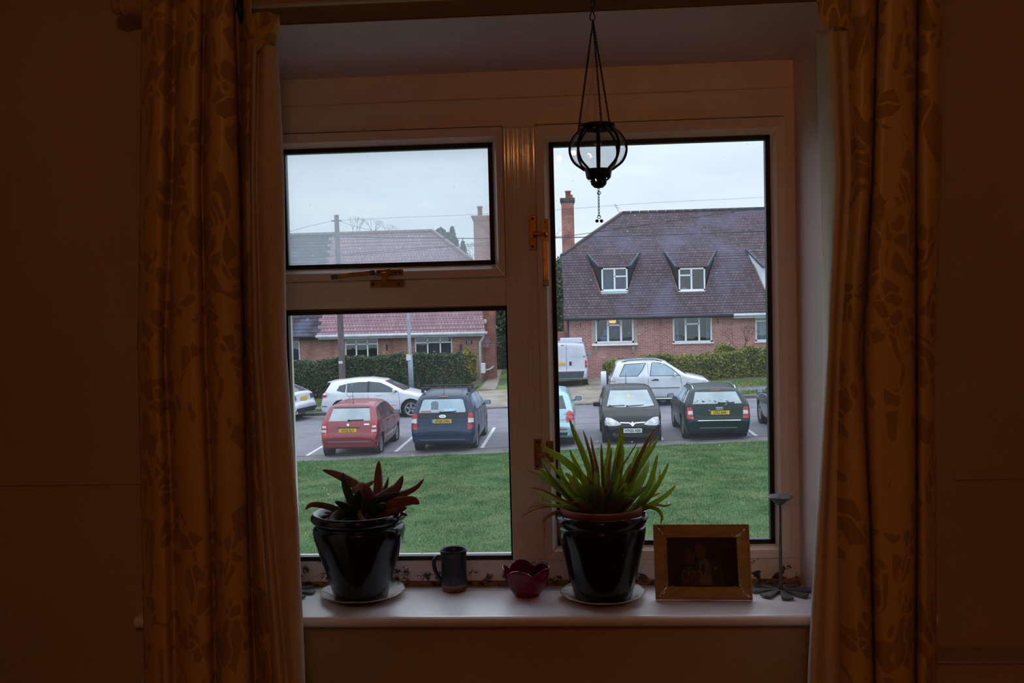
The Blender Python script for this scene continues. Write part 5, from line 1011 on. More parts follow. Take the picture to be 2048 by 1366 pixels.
# chimney of the right house
ky = 48.8; c0, c1x = W(1124.5, 500, ky).x, W(1149.5, 500, ky).x; kt = W(1137, 395, ky).z
mb = MB(); mb.box(c0, c1x, ky, ky+1.0, g1_-.5, kt-.25); build('chimney_stack', mb, M['chimney_brick'], hr)
mb = MB(); mb.box(c0-.03, c1x+.03, ky-.03, ky+1.03, kt-.25, kt-.17); mb.box(c0-.06, c1x+.06, ky-.06, ky+1.06, kt-.17, kt-.02); build('chimney_cap', mb, M['ridge_tile_dark'], hr)
v = W(1136, 390, ky+.5); build('chimney_pot', MB().lathe([(.13, -.15), (.13, .14), (.16, .15), (.16, .2), (.12, .2), (.12, -.15)], v, 16), M['terracotta'], hr, smooth=True); v = W(1142, 392, ky+.6); build('chimney_pot', MB().lathe([(.09, -.1), (.09, .06), (.07, .06), (.07, -.1)], v, 12), M['terracotta'], hr, smooth=True)
v = W(1236, 420, ry_); build('aerial', MB().tube([v+Vector((.1, 0, -.2)), v+Vector((-.15, 0, .25))], .012, 5).tube([W(1230, 413, ry_), W(1240, 417, ry_)], .01, 5).tube([W(1228, 408, ry_), W(1236, 413, ry_)], .01, 5), M['post_steel'], hr)
# -- glimpse of a further house between the chimney and the pane edge
fy_ = 62; a = W(1100, 545, fy_); b = W(1128, 535, fy_+3); 
fh = thing('distant_house', 'sliver of a darker roofed house far behind, left of the dormered house', 'house', (a.x, fy_, gz(a.x, fy_)))
xa_, xb_ = W(1060, 600, fy_).x, W(1150, 600, fy_).x; zt2 = W(1120, 588, fy_).z; gg = gz(xa_, fy_)
mb = MB(); mb.box(xa_, xb_, fy_, fy_+7, gg-.5, zt2); build('brick_wall', mb, M['stone_pale'], fh)
zr = W(1125, 535, fy_+3.5).z; mb = roofrows(fy_-.3, zt2-.05, fy_+3.5, zr+1, 22, lambda t, i: [(xa_-.3+2.6*t, xb_+.2)]); build('tile_roof', mb, M['tile_dark'], fh)
mb = MB(); mb.add([(xa_-.3, fy_+7.3, zt2), (xb_, fy_+7.3, zt2), (xb_, fy_+3.5, zr+1), (xa_+2.3, fy_+3.5, zr+1), (xa_-.3, fy_-.3, zt2)], [(0, 1, 2, 3), (0, 3, 4)]); build('rear_slope', mb, M['tile_dark'], fh, solid=.05)
wv = hz_(1118, 564, 1126, 581, fy_-.3); hwin(fh, *wv, fy_-.5, [(0, .5, 0, .5), (0, .5, .5, 1), (.5, 1, 0, .5), (.5, 1, .5, 1)], (), t=.05, inside=False)
# brick garden wall and shed glimpse beside the van
v0, v1 = W(1108, 664, 50), W(1132, 664, 50); bwl = MB().box(v0.x-1, v1.x, 50, 50.2, gz(2, 50)-.3, v0.z); tag(build('garden_wall', bwl, M['brick_right'], origin=(v1.x, 50, gz(2, 50))), 'red brick garden wall glimpsed behind the white van', 'wall')

# ------------------------------------------------------------------ cars
def paint(name, c, metal=.5, rough=.25, coat=.6): return mat(name, c, tuple(v*.93 for v in c), rough=rough, metal=metal, scale=2, coat=coat, spec=.28 if max(c) < 90 else .5)
paint('paint_red', (128, 32, 46), .15, .35, .4); paint('paint_navy', (40, 54, 82), .1, .3, .1); paint('paint_silver', (214, 218, 230), .25, .33); paint('paint_black', (16, 17, 28), .0, .34, .0)
paint('paint_green', (4, 34, 34), .0, .3, .0); paint('paint_ice', (150, 190, 205), .4, .33); paint('paint_white', (196, 198, 214), 0, .4); paint('paint_grey', (84, 80, 86), .4, .3)
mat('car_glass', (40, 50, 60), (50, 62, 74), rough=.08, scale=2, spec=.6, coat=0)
mat('car_glass_painted_sky', (100, 118, 128), (132, 148, 156), rough=.08, scale=1.6, spec=1, coat=.6)  # reflected sky and brightness behind the glass are painted into the base colour
mat('car_glass_painted_sky_pale', (120, 146, 166), (150, 172, 186), rough=.12, scale=1.6, spec=1)  # paler glass, reflected sky again painted into its colour
mat('van_panel', (186, 188, 206), (176, 178, 198), rough=.5, scale=3); mat('black_plastic', (30, 30, 34), rough=.6, scale=8); mat('tyre', (26, 26, 28), rough=.85, scale=20); mat('alloy', (170, 172, 180), rough=.3, metal=.7)
mat('bumper_grey', (96, 92, 104), rough=.6, scale=5); mat('lamp_red', (180, 18, 36), (150, 14, 30), rough=.3, scale=6, coat=.2); mat('lamp_clear', (206, 204, 210), (160, 156, 166), rough=.15, scale=10, coat=.8)
mat('lamp_coral', (214, 84, 84), (190, 60, 66), rough=.2, scale=6, coat=.8); mat('chrome', (215, 218, 226), rough=.15, metal=.9); mat('plate_yellow', (222, 178, 42), rough=.5); mat('plate_white', (214, 216, 222), rough=.5)
mat('plate_text', (44, 36, 20), rough=.6); mat('badge_blue', (80, 130, 190), rough=.5); mat('lamp_dark', (92, 70, 84), rough=.2, scale=6); mat('sticker_pale', (160, 205, 225), rough=.6, scale=20); mat('seat_cloth', (104, 118, 132), rough=.9)
def interp(keys, v): return float(np.interp(v, [k[0] for k in keys], [k[1] for k in keys]))
class Car:
    def __init__(s, name, label, loc, rz, S):
        s.S = S; s.t = thing(name, label, 'car', loc, rz); L, Wd, Ht = S['L'], S['W'], S['H']
        top, bot = S['top'], S['bot']; belt = S.get('belt', .92); rf_ = S.get('roofw', .76); s.hits = None
        ys = sorted(set([round(k[0], 3) for k in top]+[round(v, 3) for v in np.concatenate([np.linspace(0, .6, 13), np.linspace(.6, L-.6, 34), np.linspace(L-.6, L, 12)])]))
        plan = S.get('plan', [(0, .86), (.04, .92), (.12, .965), (.35, .99), (.8, 1), (L-1.0, 1), (L-.5, .975), (L-.2, .92), (L-.06, .85), (L, .78)])
        verts = []; NS = 20; ring = None
        side = lambda z: interp([(.15, .91), (.30, .955), (.50, .99), (.68, 1.0), (belt, .975), (belt+.06, .955), (Ht-.03, rf_), (Ht+.05, rf_-.03)], z)
        for y in ys:
            zt_ = .5*interp(top, y)+.25*interp(top, max(0, y-.03))+.25*interp(top, min(L, y+.03)); zl = interp(bot, y); pw = interp(plan, y)*Wd/2; rt = min(S.get('rt', .09), (zt_-zl)*.4)
            half = [(0, zl), (pw*.5*side(zl), zl), (pw*side(zl)-.05, zl), (pw*side(zl+.02)-.012, zl+.015)]
            for k in range(NS):
                u = k/(NS-1); z = zl+.05+(zt_-zl-.05)*(u**.9); w = pw*side(z)
                if z > zt_-rt: q = (z-(zt_-rt))/rt; w -= rt*(1-sqrt(max(0, 1-q*q)))
                half.append((w, z))
            w = half[-1][0]; half += [(w*.7, zt_+.018), (w*.35, zt_+.028), (0, zt_+.03)]
            r_ = [(x, y, z) for x, z in half]+[(-x, y, z) for x, z in half[-2:0:-1]]; ring = len(r_); verts += r_
        f = [(i*ring+j, i*ring+(j+1) % ring, (i+1)*ring+(j+1) % ring, (i+1)*ring+j) for i in range(len(ys)-1) for j in range(ring)]
        f += [tuple(range(ring)), tuple(range((len(ys)-1)*ring, len(ys)*ring))[::-1]]
        mb = MB(); mb.add(verts, f); b = build('body', mb, M[S['paint']], s.t, local=True, smooth=True); s.body = b
        bm = bmesh.new(); bm.from_mesh(b.data); s.bvh = BVHTree.FromBMesh(bm); bm.free()
        for p in b.data.polygons:
            if len(p.vertices) > 4: p.use_smooth = False
        # cut the wheel arches
        cut = MB()
        for y in (S['ra'], S['fa']):
            for sx in (-1, 1): cut.lathe([(0, sx*(Wd/2-.26)), (S['r']+.055, sx*(Wd/2-.26)), (S['r']+.055, sx*(Wd/2+.2)), (0, sx*(Wd/2+.2))], (0, y, S['r']), 28, 'x')
        cme = bpy.data.meshes.new('cut'); cme.from_pydata(cut.v, [], cut.f); bm = bmesh.new(); bm.from_mesh(cme); bmesh.ops.remove_doubles(bm, verts=bm.verts, dist=1e-5); bmesh.ops.recalc_face_normals(bm, faces=bm.faces); bm.to_mesh(cme); bm.free()
        co = bpy.data.objects.new('cut', cme); C.objects.link(co); co.matrix_world = Matrix.Translation(Vector(loc)) @ Matrix.Rotation(rz, 4, 'Z')
        bo = b.modifiers.new('arch', 'BOOLEAN'); bo.object = co; bo.solver = 'EXACT'; bo.operation = 'DIFFERENCE'
        bpy.context.view_layer.update(); nm = bpy.data.meshes.new_from_object(b.evaluated_get(bpy.context.evaluated_depsgraph_get())); b.modifiers.clear(); b.data = nm; bpy.data.objects.remove(co)
        for y in (S['ra'], S['fa']):
            for sx in (-1, 1):
                mb = MB(); R_ = S['r']+.05; xi = sx*(Wd/2-.245); xo = sx*(Wd/2-.03); mb.lathe([(0, xi), (R_, xi), (R_, xo), (R_-.01, xo), (R_-.01, xi+sx*.01), (0, xi+sx*.01)], (0, y, S['r']), 28, 'x'); build('wheel_arch', mb, M['black_plastic'], s.t, local=True)
                s.wheel(sx, y)
    def wheel(s, sx, y, spare=None):
        r, Wd = s.S['r'], s.S['W']; xo = sx*(Wd/2-.035); xi = sx*(Wd/2-.22); c = (0, y, r); ri = r*.68
        w = build('wheel', MB().lathe([(ri, xi), (r-.03, xi), (r, xi+sx*.03), (r, xo-sx*.03), (r-.03, xo), (ri, xo-sx*.012), (ri, xi)], c, 32, 'x'), M['tyre'], s.t, local=True, smooth=True)
        build('rim_disc', MB().lathe([(0, xo-sx*.07), (ri+.005, xo-sx*.07), (ri+.005, xo-sx*.09), (0, xo-sx*.09)], c, 24, 'x'), M['black_plastic'], w, local=True)
        mb = MB(); mb.lathe([(ri-.03, xo-sx*.015), (ri+.008, xo-sx*.010), (ri+.008, xo-sx*.05), (ri-.03, xo-sx*.05), (ri-.03, xo-sx*.015)], c, 32, 'x'); mb.lathe([(0, xo-sx*.02), (.055, xo-sx*.025), (.06, xo-sx*.06)], c, 16, 'x')
        for k in range(s.S.get('spokes', 5)):
            a = 2*pi*k/s.S.get('spokes', 5)+.3; d = Vector((0, cos(a), sin(a))); e = Vector((0, -sin(a), cos(a))); wd = ri*s.S.get('spokew', .14)
            mb.obox(Vector((xo-sx*.03, y, r))+d*(ri*.52), d*(ri*.48), e*wd, (.012, 0, 0))
        build('rim', mb, M['alloy'], w, local=True)
    def cast(s, view, a, b):
        L = s.S['L']
        if view == 'rear': o, d = Vector((a, -2, b)), Vector((0, 1, 0))
        elif view == 'front': o, d = Vector((a, L+2, b)), Vector((0, -1, 0))
        elif view == 'right': o, d = Vector((3, a, b)), Vector((-1, 0, 0))
        elif view == 'left': o, d = Vector((-3, a, b)), Vector((1, 0, 0))
        else: o, d = Vector((a, b, 4)), Vector((0, 0, -1))
        h = s.bvh.ray_cast(o, d)
        return (h[0], h[1], d) if h[0] else (None, None, d)
    def patch(s, name, view, poly, m, off=.006, thick=.008, parent=None, label=None, sub=3, mirror=False):
        bm = bmesh.new(); vs = [bm.verts.new((p[0], p[1], 0)) for p in poly]; bm.faces.new(vs); bmesh.ops.triangulate(bm, faces=bm.faces[:])
        for _ in range(sub):
            es = [e for e in bm.edges if e.calc_length() > .09]
            if es: bmesh.ops.subdivide_edges(bm, edges=es, cuts=1); bmesh.ops.triangulate(bm, faces=bm.faces[:])
        bm.verts.ensure_lookup_table(); V = []; last = None
        for v in bm.verts:
            h, nrm, d = s.cast(view, v.co.x, v.co.y)
            if h is None:
                if last is None: h = Vector((v.co.x, 0 if view == 'rear' else s.S['L'], v.co.y)) if view in ('rear', 'front') else Vector((0, v.co.x, v.co.y))
                else: h = Vector((v.co.x, last.y, v.co.y)) if view in ('rear', 'front') else Vector((last.x, v.co.x, v.co.y))
            last = h.copy(); V.append(h-d*off)
        F_ = [[q.index for q in f_.verts] for f_ in bm.faces]; d_ = s.cast(view, 0, 9)[2]; n = len(V); bd = [e for e in bm.edges if len(e.link_faces) == 1]
        vs = V+[p+d_*(thick+off) for p in V]; fs = [tuple(q) for q in F_]+[tuple(i+n for i in q[::-1]) for q in F_]+[(e.verts[0].index, e.verts[1].index, e.verts[1].index+n, e.verts[0].index+n) for e in bd]; bm.free()
        mb = MB(); mb.add(vs, fs); return build(name, mb, M[m], parent or s.t, local=True, smooth=False, label=label)
    def both(s, name, poly, m, **k): return [s.patch(name, v, poly, m, **k) for v in ('left', 'right')]
    def line(s, pts, w=.014, m='black_plastic', name='door_seam'):
        for v in ('left', 'right'):
            mb = MB(); P_ = []
            for i in range(len(pts)-1):
                for k in range(6): t = k/6; P_.append((pts[i][0]*(1-t)+pts[i+1][0]*t, pts[i][1]*(1-t)+pts[i+1][1]*t))
            P_.append(pts[-1]); Q = [s.cast(v, a, b)[0] for a, b in P_]; Q = [q for q in Q if q]
            if len(Q) > 1: mb.tube(Q, w/2, 4); build(name, mb, M[m], s.t, local=True)
    def plate(s, view, x, z, txt, m, w=.50, h=.105):
        hit = s.cast(view, x, z)[0]; sg = -1 if view == 'rear' else 1; y = hit.y+sg*.025
        p = build('number_plate', MB().box(x-w/2, x+w/2, y-.008, y+.008, z-h/2, z+h/2), M[m], s.t, local=True, bevel=.003)
        if txt: text('plate_lettering', txt, h*.98, M['plate_text'], p, (x, y+sg*.010, z-.001), (pi/2, 0, 0 if view == 'rear' else pi), .001, .80, bold=.0012)
        return p
    def mirror(s, y, z, m, w=.20):
        for sx in (-1, 1):
            x = sx*(s.S['W']/2+.06); mb = MB(); mb.obox((x+sx*.04, y, z), (.095, 0, 0), (0, .045, .0), (0, 0, .065)); o = build('door_mirror', mb, M[m], s.t, local=True, bevel=.035, seg=3, smooth=False)
            build('mirror_arm', MB().bar((sx*(s.S['W']/2-.06), y+.02, z-.05), (x, y, z-.045), .05, .03), M['black_plastic'], o, local=True)
            build('mirror_glass', MB().obox((x+sx*.04, y-.048, z), (.078, 0, 0), (0, .002, 0), (0, 0, .05)), M['car_glass_painted_sky_pale'], o, local=True)
    def wiper(s, view, x0, z0, x1, z1, m='black_plastic'):
        mb = MB(); P_ = [s.cast(view, x0+(x1-x0)*k/8, z0+(z1-z0)*k/8)[0] for k in range(9)]; sg = Vector((0, -.03 if view == 'rear' else .03, 0)); P_ = [p+sg for p in P_ if p]
        mb.tube(P_, .014, 5); mb.ball(P_[0], .03, 8, 6); build('wiper', mb, M[m], s.t, local=True)
    def antenna(s, y, L_=.35):
        h = s.cast('top', 0, y)[0]; build('aerial', MB().tube([h, h+Vector((0, -.05, L_))], .006, 5).ball(h, .02, 8, 5), M['black_plastic'], s.t, local=True)

def gloc(x, y): return (x, y, gz(x, y))
# -- red hatchback, tail towards us
S = dict(L=3.97, W=1.66, H=1.44, r=.29, ra=.62, fa=3.08, belt=.94, roofw=.76, paint='paint_red', spokes=9, spokew=.07,
    top=[(0, .50), (.02, .62), (.07, .64), (.09, .80), (.15, .97), (.52, 1.36), (.60, 1.40), (1.2, 1.44), (1.9, 1.44), (2.25, 1.38), (3.0, .98), (3.3, .93), (3.75, .80), (3.9, .66), (3.97, .5)],
    bot=[(0, .30), (.08, .24), (.3, .20), (3.6, .2), (3.97, .28)])
x = W(697, 880, 26.5).x; c = Car('red_hatchback', 'red hatchback with a yellow rear plate parked left of the dark blue estate', gloc(x, 26.52), 0, S)
c.patch('rear_window', 'rear', [(-.585, 1.00), (.585, 1.00), (.51, 1.33), (-.51, 1.33)], 'car_glass_painted_sky')
c.patch('window_seal', 'rear', [(-.52, 1.325), (.52, 1.325), (.50, 1.355), (-.50, 1.355)], 'black_plastic', off=.012)
for sx in (-1, 1):
    o = c.patch('tail_light', 'rear', [(sx*.80, .58), (sx*.60, .58), (sx*.62, .80), (sx*.64, .98), (sx*.76, .96), (sx*.80, .80)], 'lamp_red', off=.012, label='red tail light')
    c.patch('clear_lens', 'rear', [(sx*.77, .70), (sx*.63, .70), (sx*.635, .765), (sx*.77, .765)], 'lamp_clear', off=.022, parent=o); c.patch('clear_lens', 'rear', [(sx*.76, .82), (sx*.645, .82), (sx*.65, .875), (sx*.755, .875)], 'lamp_clear', off=.022, parent=o)
c.plate('rear', -.03, .745, 'HV52 RLY', 'plate_yellow'); c.patch('plate_recess', 'rear', [(-.33, .80), (.30, .80), (.30, .835), (-.33, .835)], 'black_plastic', off=.004)
c.patch('badge', 'rear', [(-.03+.036*cos(a), .90+.036*sin(a)) for a in [k*pi/6 for k in range(12)]], 'chrome', off=.02); c.patch('model_lettering', 'rear', [(.42, .885), (.56, .885), (.56, .925), (.42, .925)], 'chrome', off=.012)
c.patch('bumper_strip', 'rear', [(-.80, .42), (.80, .42), (.80, .46), (-.80, .46)], 'bumper_grey', off=.02, label='grey rubbing strip'); c.both('bumper_strip', [(.03, .43), (.28, .43), (.28, .47), (.03, .47)], 'bumper_grey', off=.012)
c.wiper('rear', -.02, 1.02, .40, 1.03); c.antenna(.70)
c.both('side_window', [(.52, 1.00), (1.28, .99), (1.28, 1.36), (.78, 1.33)], 'car_glass'); c.both('side_window', [(1.36, .99), (2.40, .98), (2.18, 1.22), (1.92, 1.37), (1.36, 1.37)], 'car_glass')
c.patch('windscreen', 'front', [(-.62, 1.0), (.62, 1.0), (.52, 1.36), (-.52, 1.36)], 'car_glass_painted_sky'); c.line([(1.32, 1.38), (1.32, .25)]); c.line([(2.5, .95), (2.45, .25)]); c.line([(.55, .98), (.85, .65), (1.0, .3)]); c.line([(.98, .56), (2.7, .56)], .035, 'bumper_grey', 'side_strip'); c.mirror(2.32, 1.02, 'paint_red')
c.both('door_handle', [(1.45, .86), (1.62, .86), (1.62, .89), (1.45, .89)], 'black_plastic', off=.02)
for sx in (-1, 1): c.patch('headlight', 'front', [(sx*.74, .62), (sx*.40, .62), (sx*.42, .76), (sx*.72, .78)], 'lamp_clear')
# -- dark blue estate with roof bars
S = dict(L=4.55, W=1.82, H=1.62, r=.32, ra=.92, fa=3.62, belt=1.02, roofw=.76, paint='paint_navy', spokes=10, spokew=.07, rt=.1,
    top=[(0, .56), (.02, .66), (.06, .68), (.09, .95), (.14, 1.10), (.32, 1.46), (.42, 1.55), (1.2, 1.63), (2.2, 1.62), (2.7, 1.50), (3.4, 1.07), (3.7, 1.0), (4.3, .86), (4.5, .7), (4.55, .5)],
    bot=[(0, .34), (.08, .27), (.3, .22), (4.2, .22), (4.55, .3)])
x = W(885, 870, 26.5).x; c = Car('blue_estate_car', 'dark blue tall estate car with black roof bars parked beside the red hatchback', gloc(x, 26.5), 0, S)
c.patch('rear_window', 'rear', [(-.62, 1.13), (-.66, 1.12), (.62, 1.12), (.64, 1.16), (.56, 1.44), (.50, 1.47), (-.50, 1.47), (-.56, 1.44)], 'car_glass_painted_sky_pale', off=.010)
c.patch('window_surround', 'rear', [(-.72, 1.06), (.72, 1.06), (.62, 1.50), (-.62, 1.50)], 'black_plastic', off=.004)
c.patch('boot_trim', 'rear', [(-.70, .985), (.70, .985), (.70, 1.055), (-.70, 1.055)], 'black_plastic', off=.014, label='glossy black boot strip')
for sx in (-1, 1):
    o = c.patch('tail_light', 'rear', [(sx*.87, .66), (sx*.70, .66), (sx*.70, 1.0), (sx*.72, 1.11), (sx*.82, 1.09), (sx*.88, .95)], 'lamp_red', off=.014, label='red tail light')
    c.patch('clear_lens', 'rear', [(sx*.86, .84), (sx*.71, .84), (sx*.715, .97), (sx*.86, .95)], 'lamp_clear', off=.026, parent=o)
c.patch('plate_panel', 'rear', [(-.34, .74), (.34, .74), (.42, .955), (-.42, .955)], 'paint_navy', off=.006); c.plate('rear', -.0, .885, 'AO58 CNN', 'plate_yellow'); c.patch('badge_strip', 'rear', [(-.29, .84), (-.252, .84), (-.252, .93), (-.29, .93)], 'badge_blue', off=.03)
o = c.patch('badge', 'rear', [(.10*cos(a)-.0, 1.02+.045*sin(a)) for a in [k*pi/8 for k in range(16)]], 'chrome', off=.024); h = c.cast('rear', 0, 1.02)[0]; text('badge_lettering', 'KIA', .06, M['plate_text'], o, (0, h.y-.028, 1.02), (pi/2, 0, 0), .001, 1.2)
h = c.cast('rear', -.5, .70)[0]; text('model_lettering', 'CARENS', .055, M['chrome'], c.t, (-.53, h.y-.02, .70), (pi/2, 0, 0), .002, 1.1)
c.patch('bumper', 'rear', [(-.86, .52), (.86, .52), (.86, .64), (.68, .66), (.66, .61), (-.66, .61), (-.68, .66), (-.86, .64)], 'paint_navy', off=.03); c.patch('bumper_slot', 'rear', [(-.62, .375), (.62, .375), (.62, .395), (-.62, .395)], 'bumper_grey', off=.014)
c.patch('brake_light', 'rear', [(-.14, 1.525), (.14, 1.525), (.14, 1.55), (-.14, 1.55)], 'lamp_red', off=.02, label='red high brake light'); c.wiper('rear', -.06, 1.13, .38, 1.15); c.antenna(.55, .30)
c.patch('window_sticker', 'rear', [(.04, 1.15), (.34, 1.15), (.34, 1.22), (.04, 1.22)], 'sticker_pale', off=.016); c.patch('window_sticker', 'rear', [(-.60, 1.14), (-.32, 1.14), (-.32, 1.17), (-.60, 1.17)], 'lamp_red', off=.016)
c.patch('headrest', 'rear', [(-.32, 1.20), (-.12, 1.20), (-.12, 1.38), (-.18, 1.42), (-.28, 1.42), (-.33, 1.38)], 'seat_cloth', off=.012)
c.both('side_window', [(.50, 1.13), (.92, 1.11), (.92, 1.50), (.66, 1.49)], 'car_glass'); c.both('side_window', [(.98, 1.11), (1.85, 1.09), (1.85, 1.52), (.98, 1.52)], 'car_glass_painted_sky_pale'); c.both('side_window', [(1.93, 1.09), (2.98, 1.08), (2.62, 1.42), (2.4, 1.50), (1.93, 1.52)], 'car_glass_painted_sky_pale')
c.patch('windscreen', 'front', [(-.68, 1.1), (.68, 1.1), (.58, 1.52), (-.58, 1.52)], 'car_glass_painted_sky'); c.line([(1.89, 1.5), (1.89, .3)]); c.line([(2.95, 1.05), (2.9, .3)]); c.line([(1.0, 1.1), (1.15, .8), (1.35, .35)]); c.mirror(2.85, 1.12, 'paint_navy')
c.both('door_handle', [(1.15, .97), (1.33, .97), (1.33, 1.0), (1.15, 1.0)], 'chrome', off=.02)
for sx in (-1, 1): c.patch('headlight', 'front', [(sx*.84, .72), (sx*.5, .70), (sx*.5, .86), (sx*.80, .88)], 'lamp_clear')
for y in (.95, 1.85):
    mb = MB(); mb.bar((-.74, y, 1.735), (.74, y, 1.735), .05, .03)
    for sx in (-1, 1): mb.obox((sx*.66, y, 1.665), (.04, 0, 0), (0, .045, 0), (0, 0, .065))
    build('roof_bar', mb, M['black_plastic'], c.t, local=True, bevel=.008)
# -- dark green estate with silver rails
S = dict(L=4.57, W=1.80, H=1.40, r=.325, ra=.95, fa=3.6, belt=.96, roofw=.74, paint='paint_green', spokes=9, spokew=.08,
    top=[(0, .52), (.02, .60), (.07, .62), (.09, .80), (.14, .99), (.55, 1.33), (.66, 1.37), (1.6, 1.42), (2.3, 1.38), (3.0, 1.0), (3.3, .94), (4.1, .80), (4.45, .64), (4.57, .5)],
    bot=[(0, .30), (.08, .22), (.3, .18), (4.2, .18), (4.57, .24)])
x = W(1437, 850, 26.5).x; c = Car('green_estate_car', 'dark green estate car with silver roof rails parked right of the black hatchback', gloc(x, 26.5), 0, S)
c.patch('rear_window', 'rear', [(-.66, 1.01), (.66, 1.01), (.55, 1.30), (-.55, 1.30)], 'car_glass_painted_sky'); c.patch('window_surround', 'rear', [(-.71, .985), (.71, .985), (.60, 1.335), (-.60, 1.335)], 'black_plastic', off=.003)
for sx in (-1, 1):
    o = c.patch('tail_light', 'rear', [(sx*.865, .62), (sx*.66, .62), (sx*.68, .90), (sx*.72, .93), (sx*.80, .92), (sx*.86, .85)], 'lamp_red', off=.014, label='red tail light'); c.patch('clear_lens', 'rear', [(sx*.80, .73), (sx*.67, .73), (sx*.675, .83), (sx*.80, .83)], 'lamp_clear', off=.026, parent=o)
c.plate('rear', .06, .775, 'LP53 BHK', 'plate_yellow'); 
for k in range(4):
    h = c.cast('rear', -.02+k*.045, .885)[0]; build('ring_badge', MB().tube([h+Vector((.028*cos(t), -.02, .028*sin(t))) for t in [i*pi/8 for i in range(16)]], .005, 5, closed=True), M['chrome'], c.t, local=True)
h = c.cast('rear', -.55, .68)[0]; text('model_lettering', 'S', .075, M['lamp_red'], c.t, (-.58, h.y-.02, .685), (pi/2, 0, 0), .002, 1.2, bold=.004); text('model_lettering', '4', .075, M['chrome'], c.t, (-.50, h.y-.02, .685), (pi/2, 0, 0), .002, 1.2)
c.patch('chrome_strip', 'rear', [(-.55, .565), (.60, .565), (.60, .582), (-.55, .582)], 'chrome', off=.02, label='bright bumper strip'); c.patch('bumper_slot', 'rear', [(-.5, .36), (.5, .36), (.5, .385), (-.5, .385)], 'bumper_grey', off=.012)
for sx in (-.45, .5): build('exhaust_pipe', MB().lathe([(.03, -.02), (.04, -.02), (.04, .1), (.03, .1)], (sx, 0, .26), 14, 'y'), M['black_plastic'], c.t, local=True)
c.wiper('rear', .04, 1.03, .46, 1.04); c.patch('brake_light', 'rear', [(-.13, 1.338), (.13, 1.338), (.13, 1.352), (-.13, 1.352)], 'lamp_red', off=.012)
c.both('side_window', [(.50, 1.02), (1.12, 1.0), (1.12, 1.32), (.78, 1.31)], 'car_glass'); c.both('side_window', [(1.18, 1.0), (1.98, .99), (1.98, 1.34), (1.18, 1.33)], 'car_glass_painted_sky_pale'); c.both('side_window', [(2.04, .99), (2.92, .98), (2.5, 1.24), (2.25, 1.33), (2.04, 1.34)], 'car_glass_painted_sky_pale')
c.patch('windscreen', 'front', [(-.68, 1.02), (.68, 1.02), (.56, 1.34), (-.56, 1.34)], 'car_glass_painted_sky'); c.line([(2.01, 1.33), (2.01, .25)]); c.line([(3.0, .95), (2.95, .25)]); c.line([(1.15, 1.0), (1.35, .7), (1.4, .25)]); c.mirror(2.75, 1.0, 'paint_green'); c.line([(.5, 1.005), (1.2, .985), (2.95, .965)], .02, 'chrome', 'window_trim'); c.line([(.5, 1.01), (.78, 1.325)], .02, 'chrome', 'window_trim')
for sx in (-1, 1):
    P_ = [c.cast('top', sx*.58, y)[0] for y in np.linspace(.72, 2.3, 9)]; P_ = [P_[0]]+[p+Vector((0, 0, .05)) for p in P_[1:-1]]+[P_[-1]]; build('roof_rail', MB().tube(catmull(P_, 3), .018, 8), M['chrome'], c.t, local=True, smooth=True)
    c.patch('headlight', 'front', [(sx*.80, .60), (sx*.45, .58), (sx*.45, .72), (sx*.78, .76)], 'lamp_clear')
# -- black hatchback, nose towards us
S = dict(L=3.82, W=1.68, H=1.43, r=.29, ra=.60, fa=3.09, belt=.93, roofw=.78, paint='paint_black', spokes=8, spokew=.08,
    top=[(0, .52), (.03, .64), (.08, .9), (.14, .98), (.40, 1.33), (.5, 1.38), (1.2, 1.44), (1.75, 1.42), (2.05, 1.36), (2.95, .98), (3.25, .90), (3.62, .74), (3.74, .62), (3.80, .5), (3.82, .42)],
    bot=[(0, .3), (.1, .24), (.3, .2), (3.6, .18), (3.82, .2)], plan=[(0, .86), (.05, .92), (.2, .97), (.6, 1), (2.9, 1), (3.3, .97), (3.6, .90), (3.74, .82), (3.80, .76), (3.82, .72)])
x = W(1265, 850, 26.6).x; c = Car('black_hatchback', 'black hatchback facing the window with a white front plate behind the aloe', (x, 26.55+3.82, gz(x, 27.5)), pi, S)
c.patch('windscreen', 'front', [(-.66, .985), (-.35, .965), (.35, .965), (.66, .985), (.53, 1.345), (-.53, 1.345)], 'car_glass_painted_sky'); c.patch('windscreen_seal', 'front', [(-.69, .965), (-.35, .945), (.35, .945), (.69, .965), (.69, .98), (.35, .96), (-.35, .96), (-.69, .98)], 'black_plastic', off=.010)
for sx in (-1, 1):
    o = c.patch('headlight', 'front', [(sx*.74, .52), (sx*.42, .53), (sx*.30, .56), (sx*.40, .64), (sx*.58, .73), (sx*.70, .74), (sx*.76, .66)], 'lamp_clear', off=.014, label='clear headlight'); c.patch('fog_light', 'front', [(sx*.5+.05*cos(a), .30+.04*sin(a)) for a in [k*pi/5 for k in range(10)]], 'lamp_dark', off=.006)
c.patch('grille', 'front', [(-.30, .50), (.30, .50), (.33, .61), (-.33, .61)], 'black_plastic', off=.004); o = c.patch('chrome_bar', 'front', [(-.34, .60), (-.08, .585), (-.0, .505), (.08, .585), (.34, .60), (.34, .625), (.07, .615), (0, .555), (-.07, .615), (-.34, .625)], 'chrome', off=.022, label='chrome V bar across the grille')
c.patch('badge', 'front', [(.032*cos(a), .60+.032*sin(a)) for a in [k*pi/6 for k in range(12)]], 'chrome', off=.03, thick=.005)
c.plate('front', 0, .395, 'WN06 ABK', 'plate_white', .50, .115); c.patch('lower_grille', 'front', [(-.5, .23), (.5, .23), (.45, .31), (-.45, .31)], 'black_plastic', off=.003)
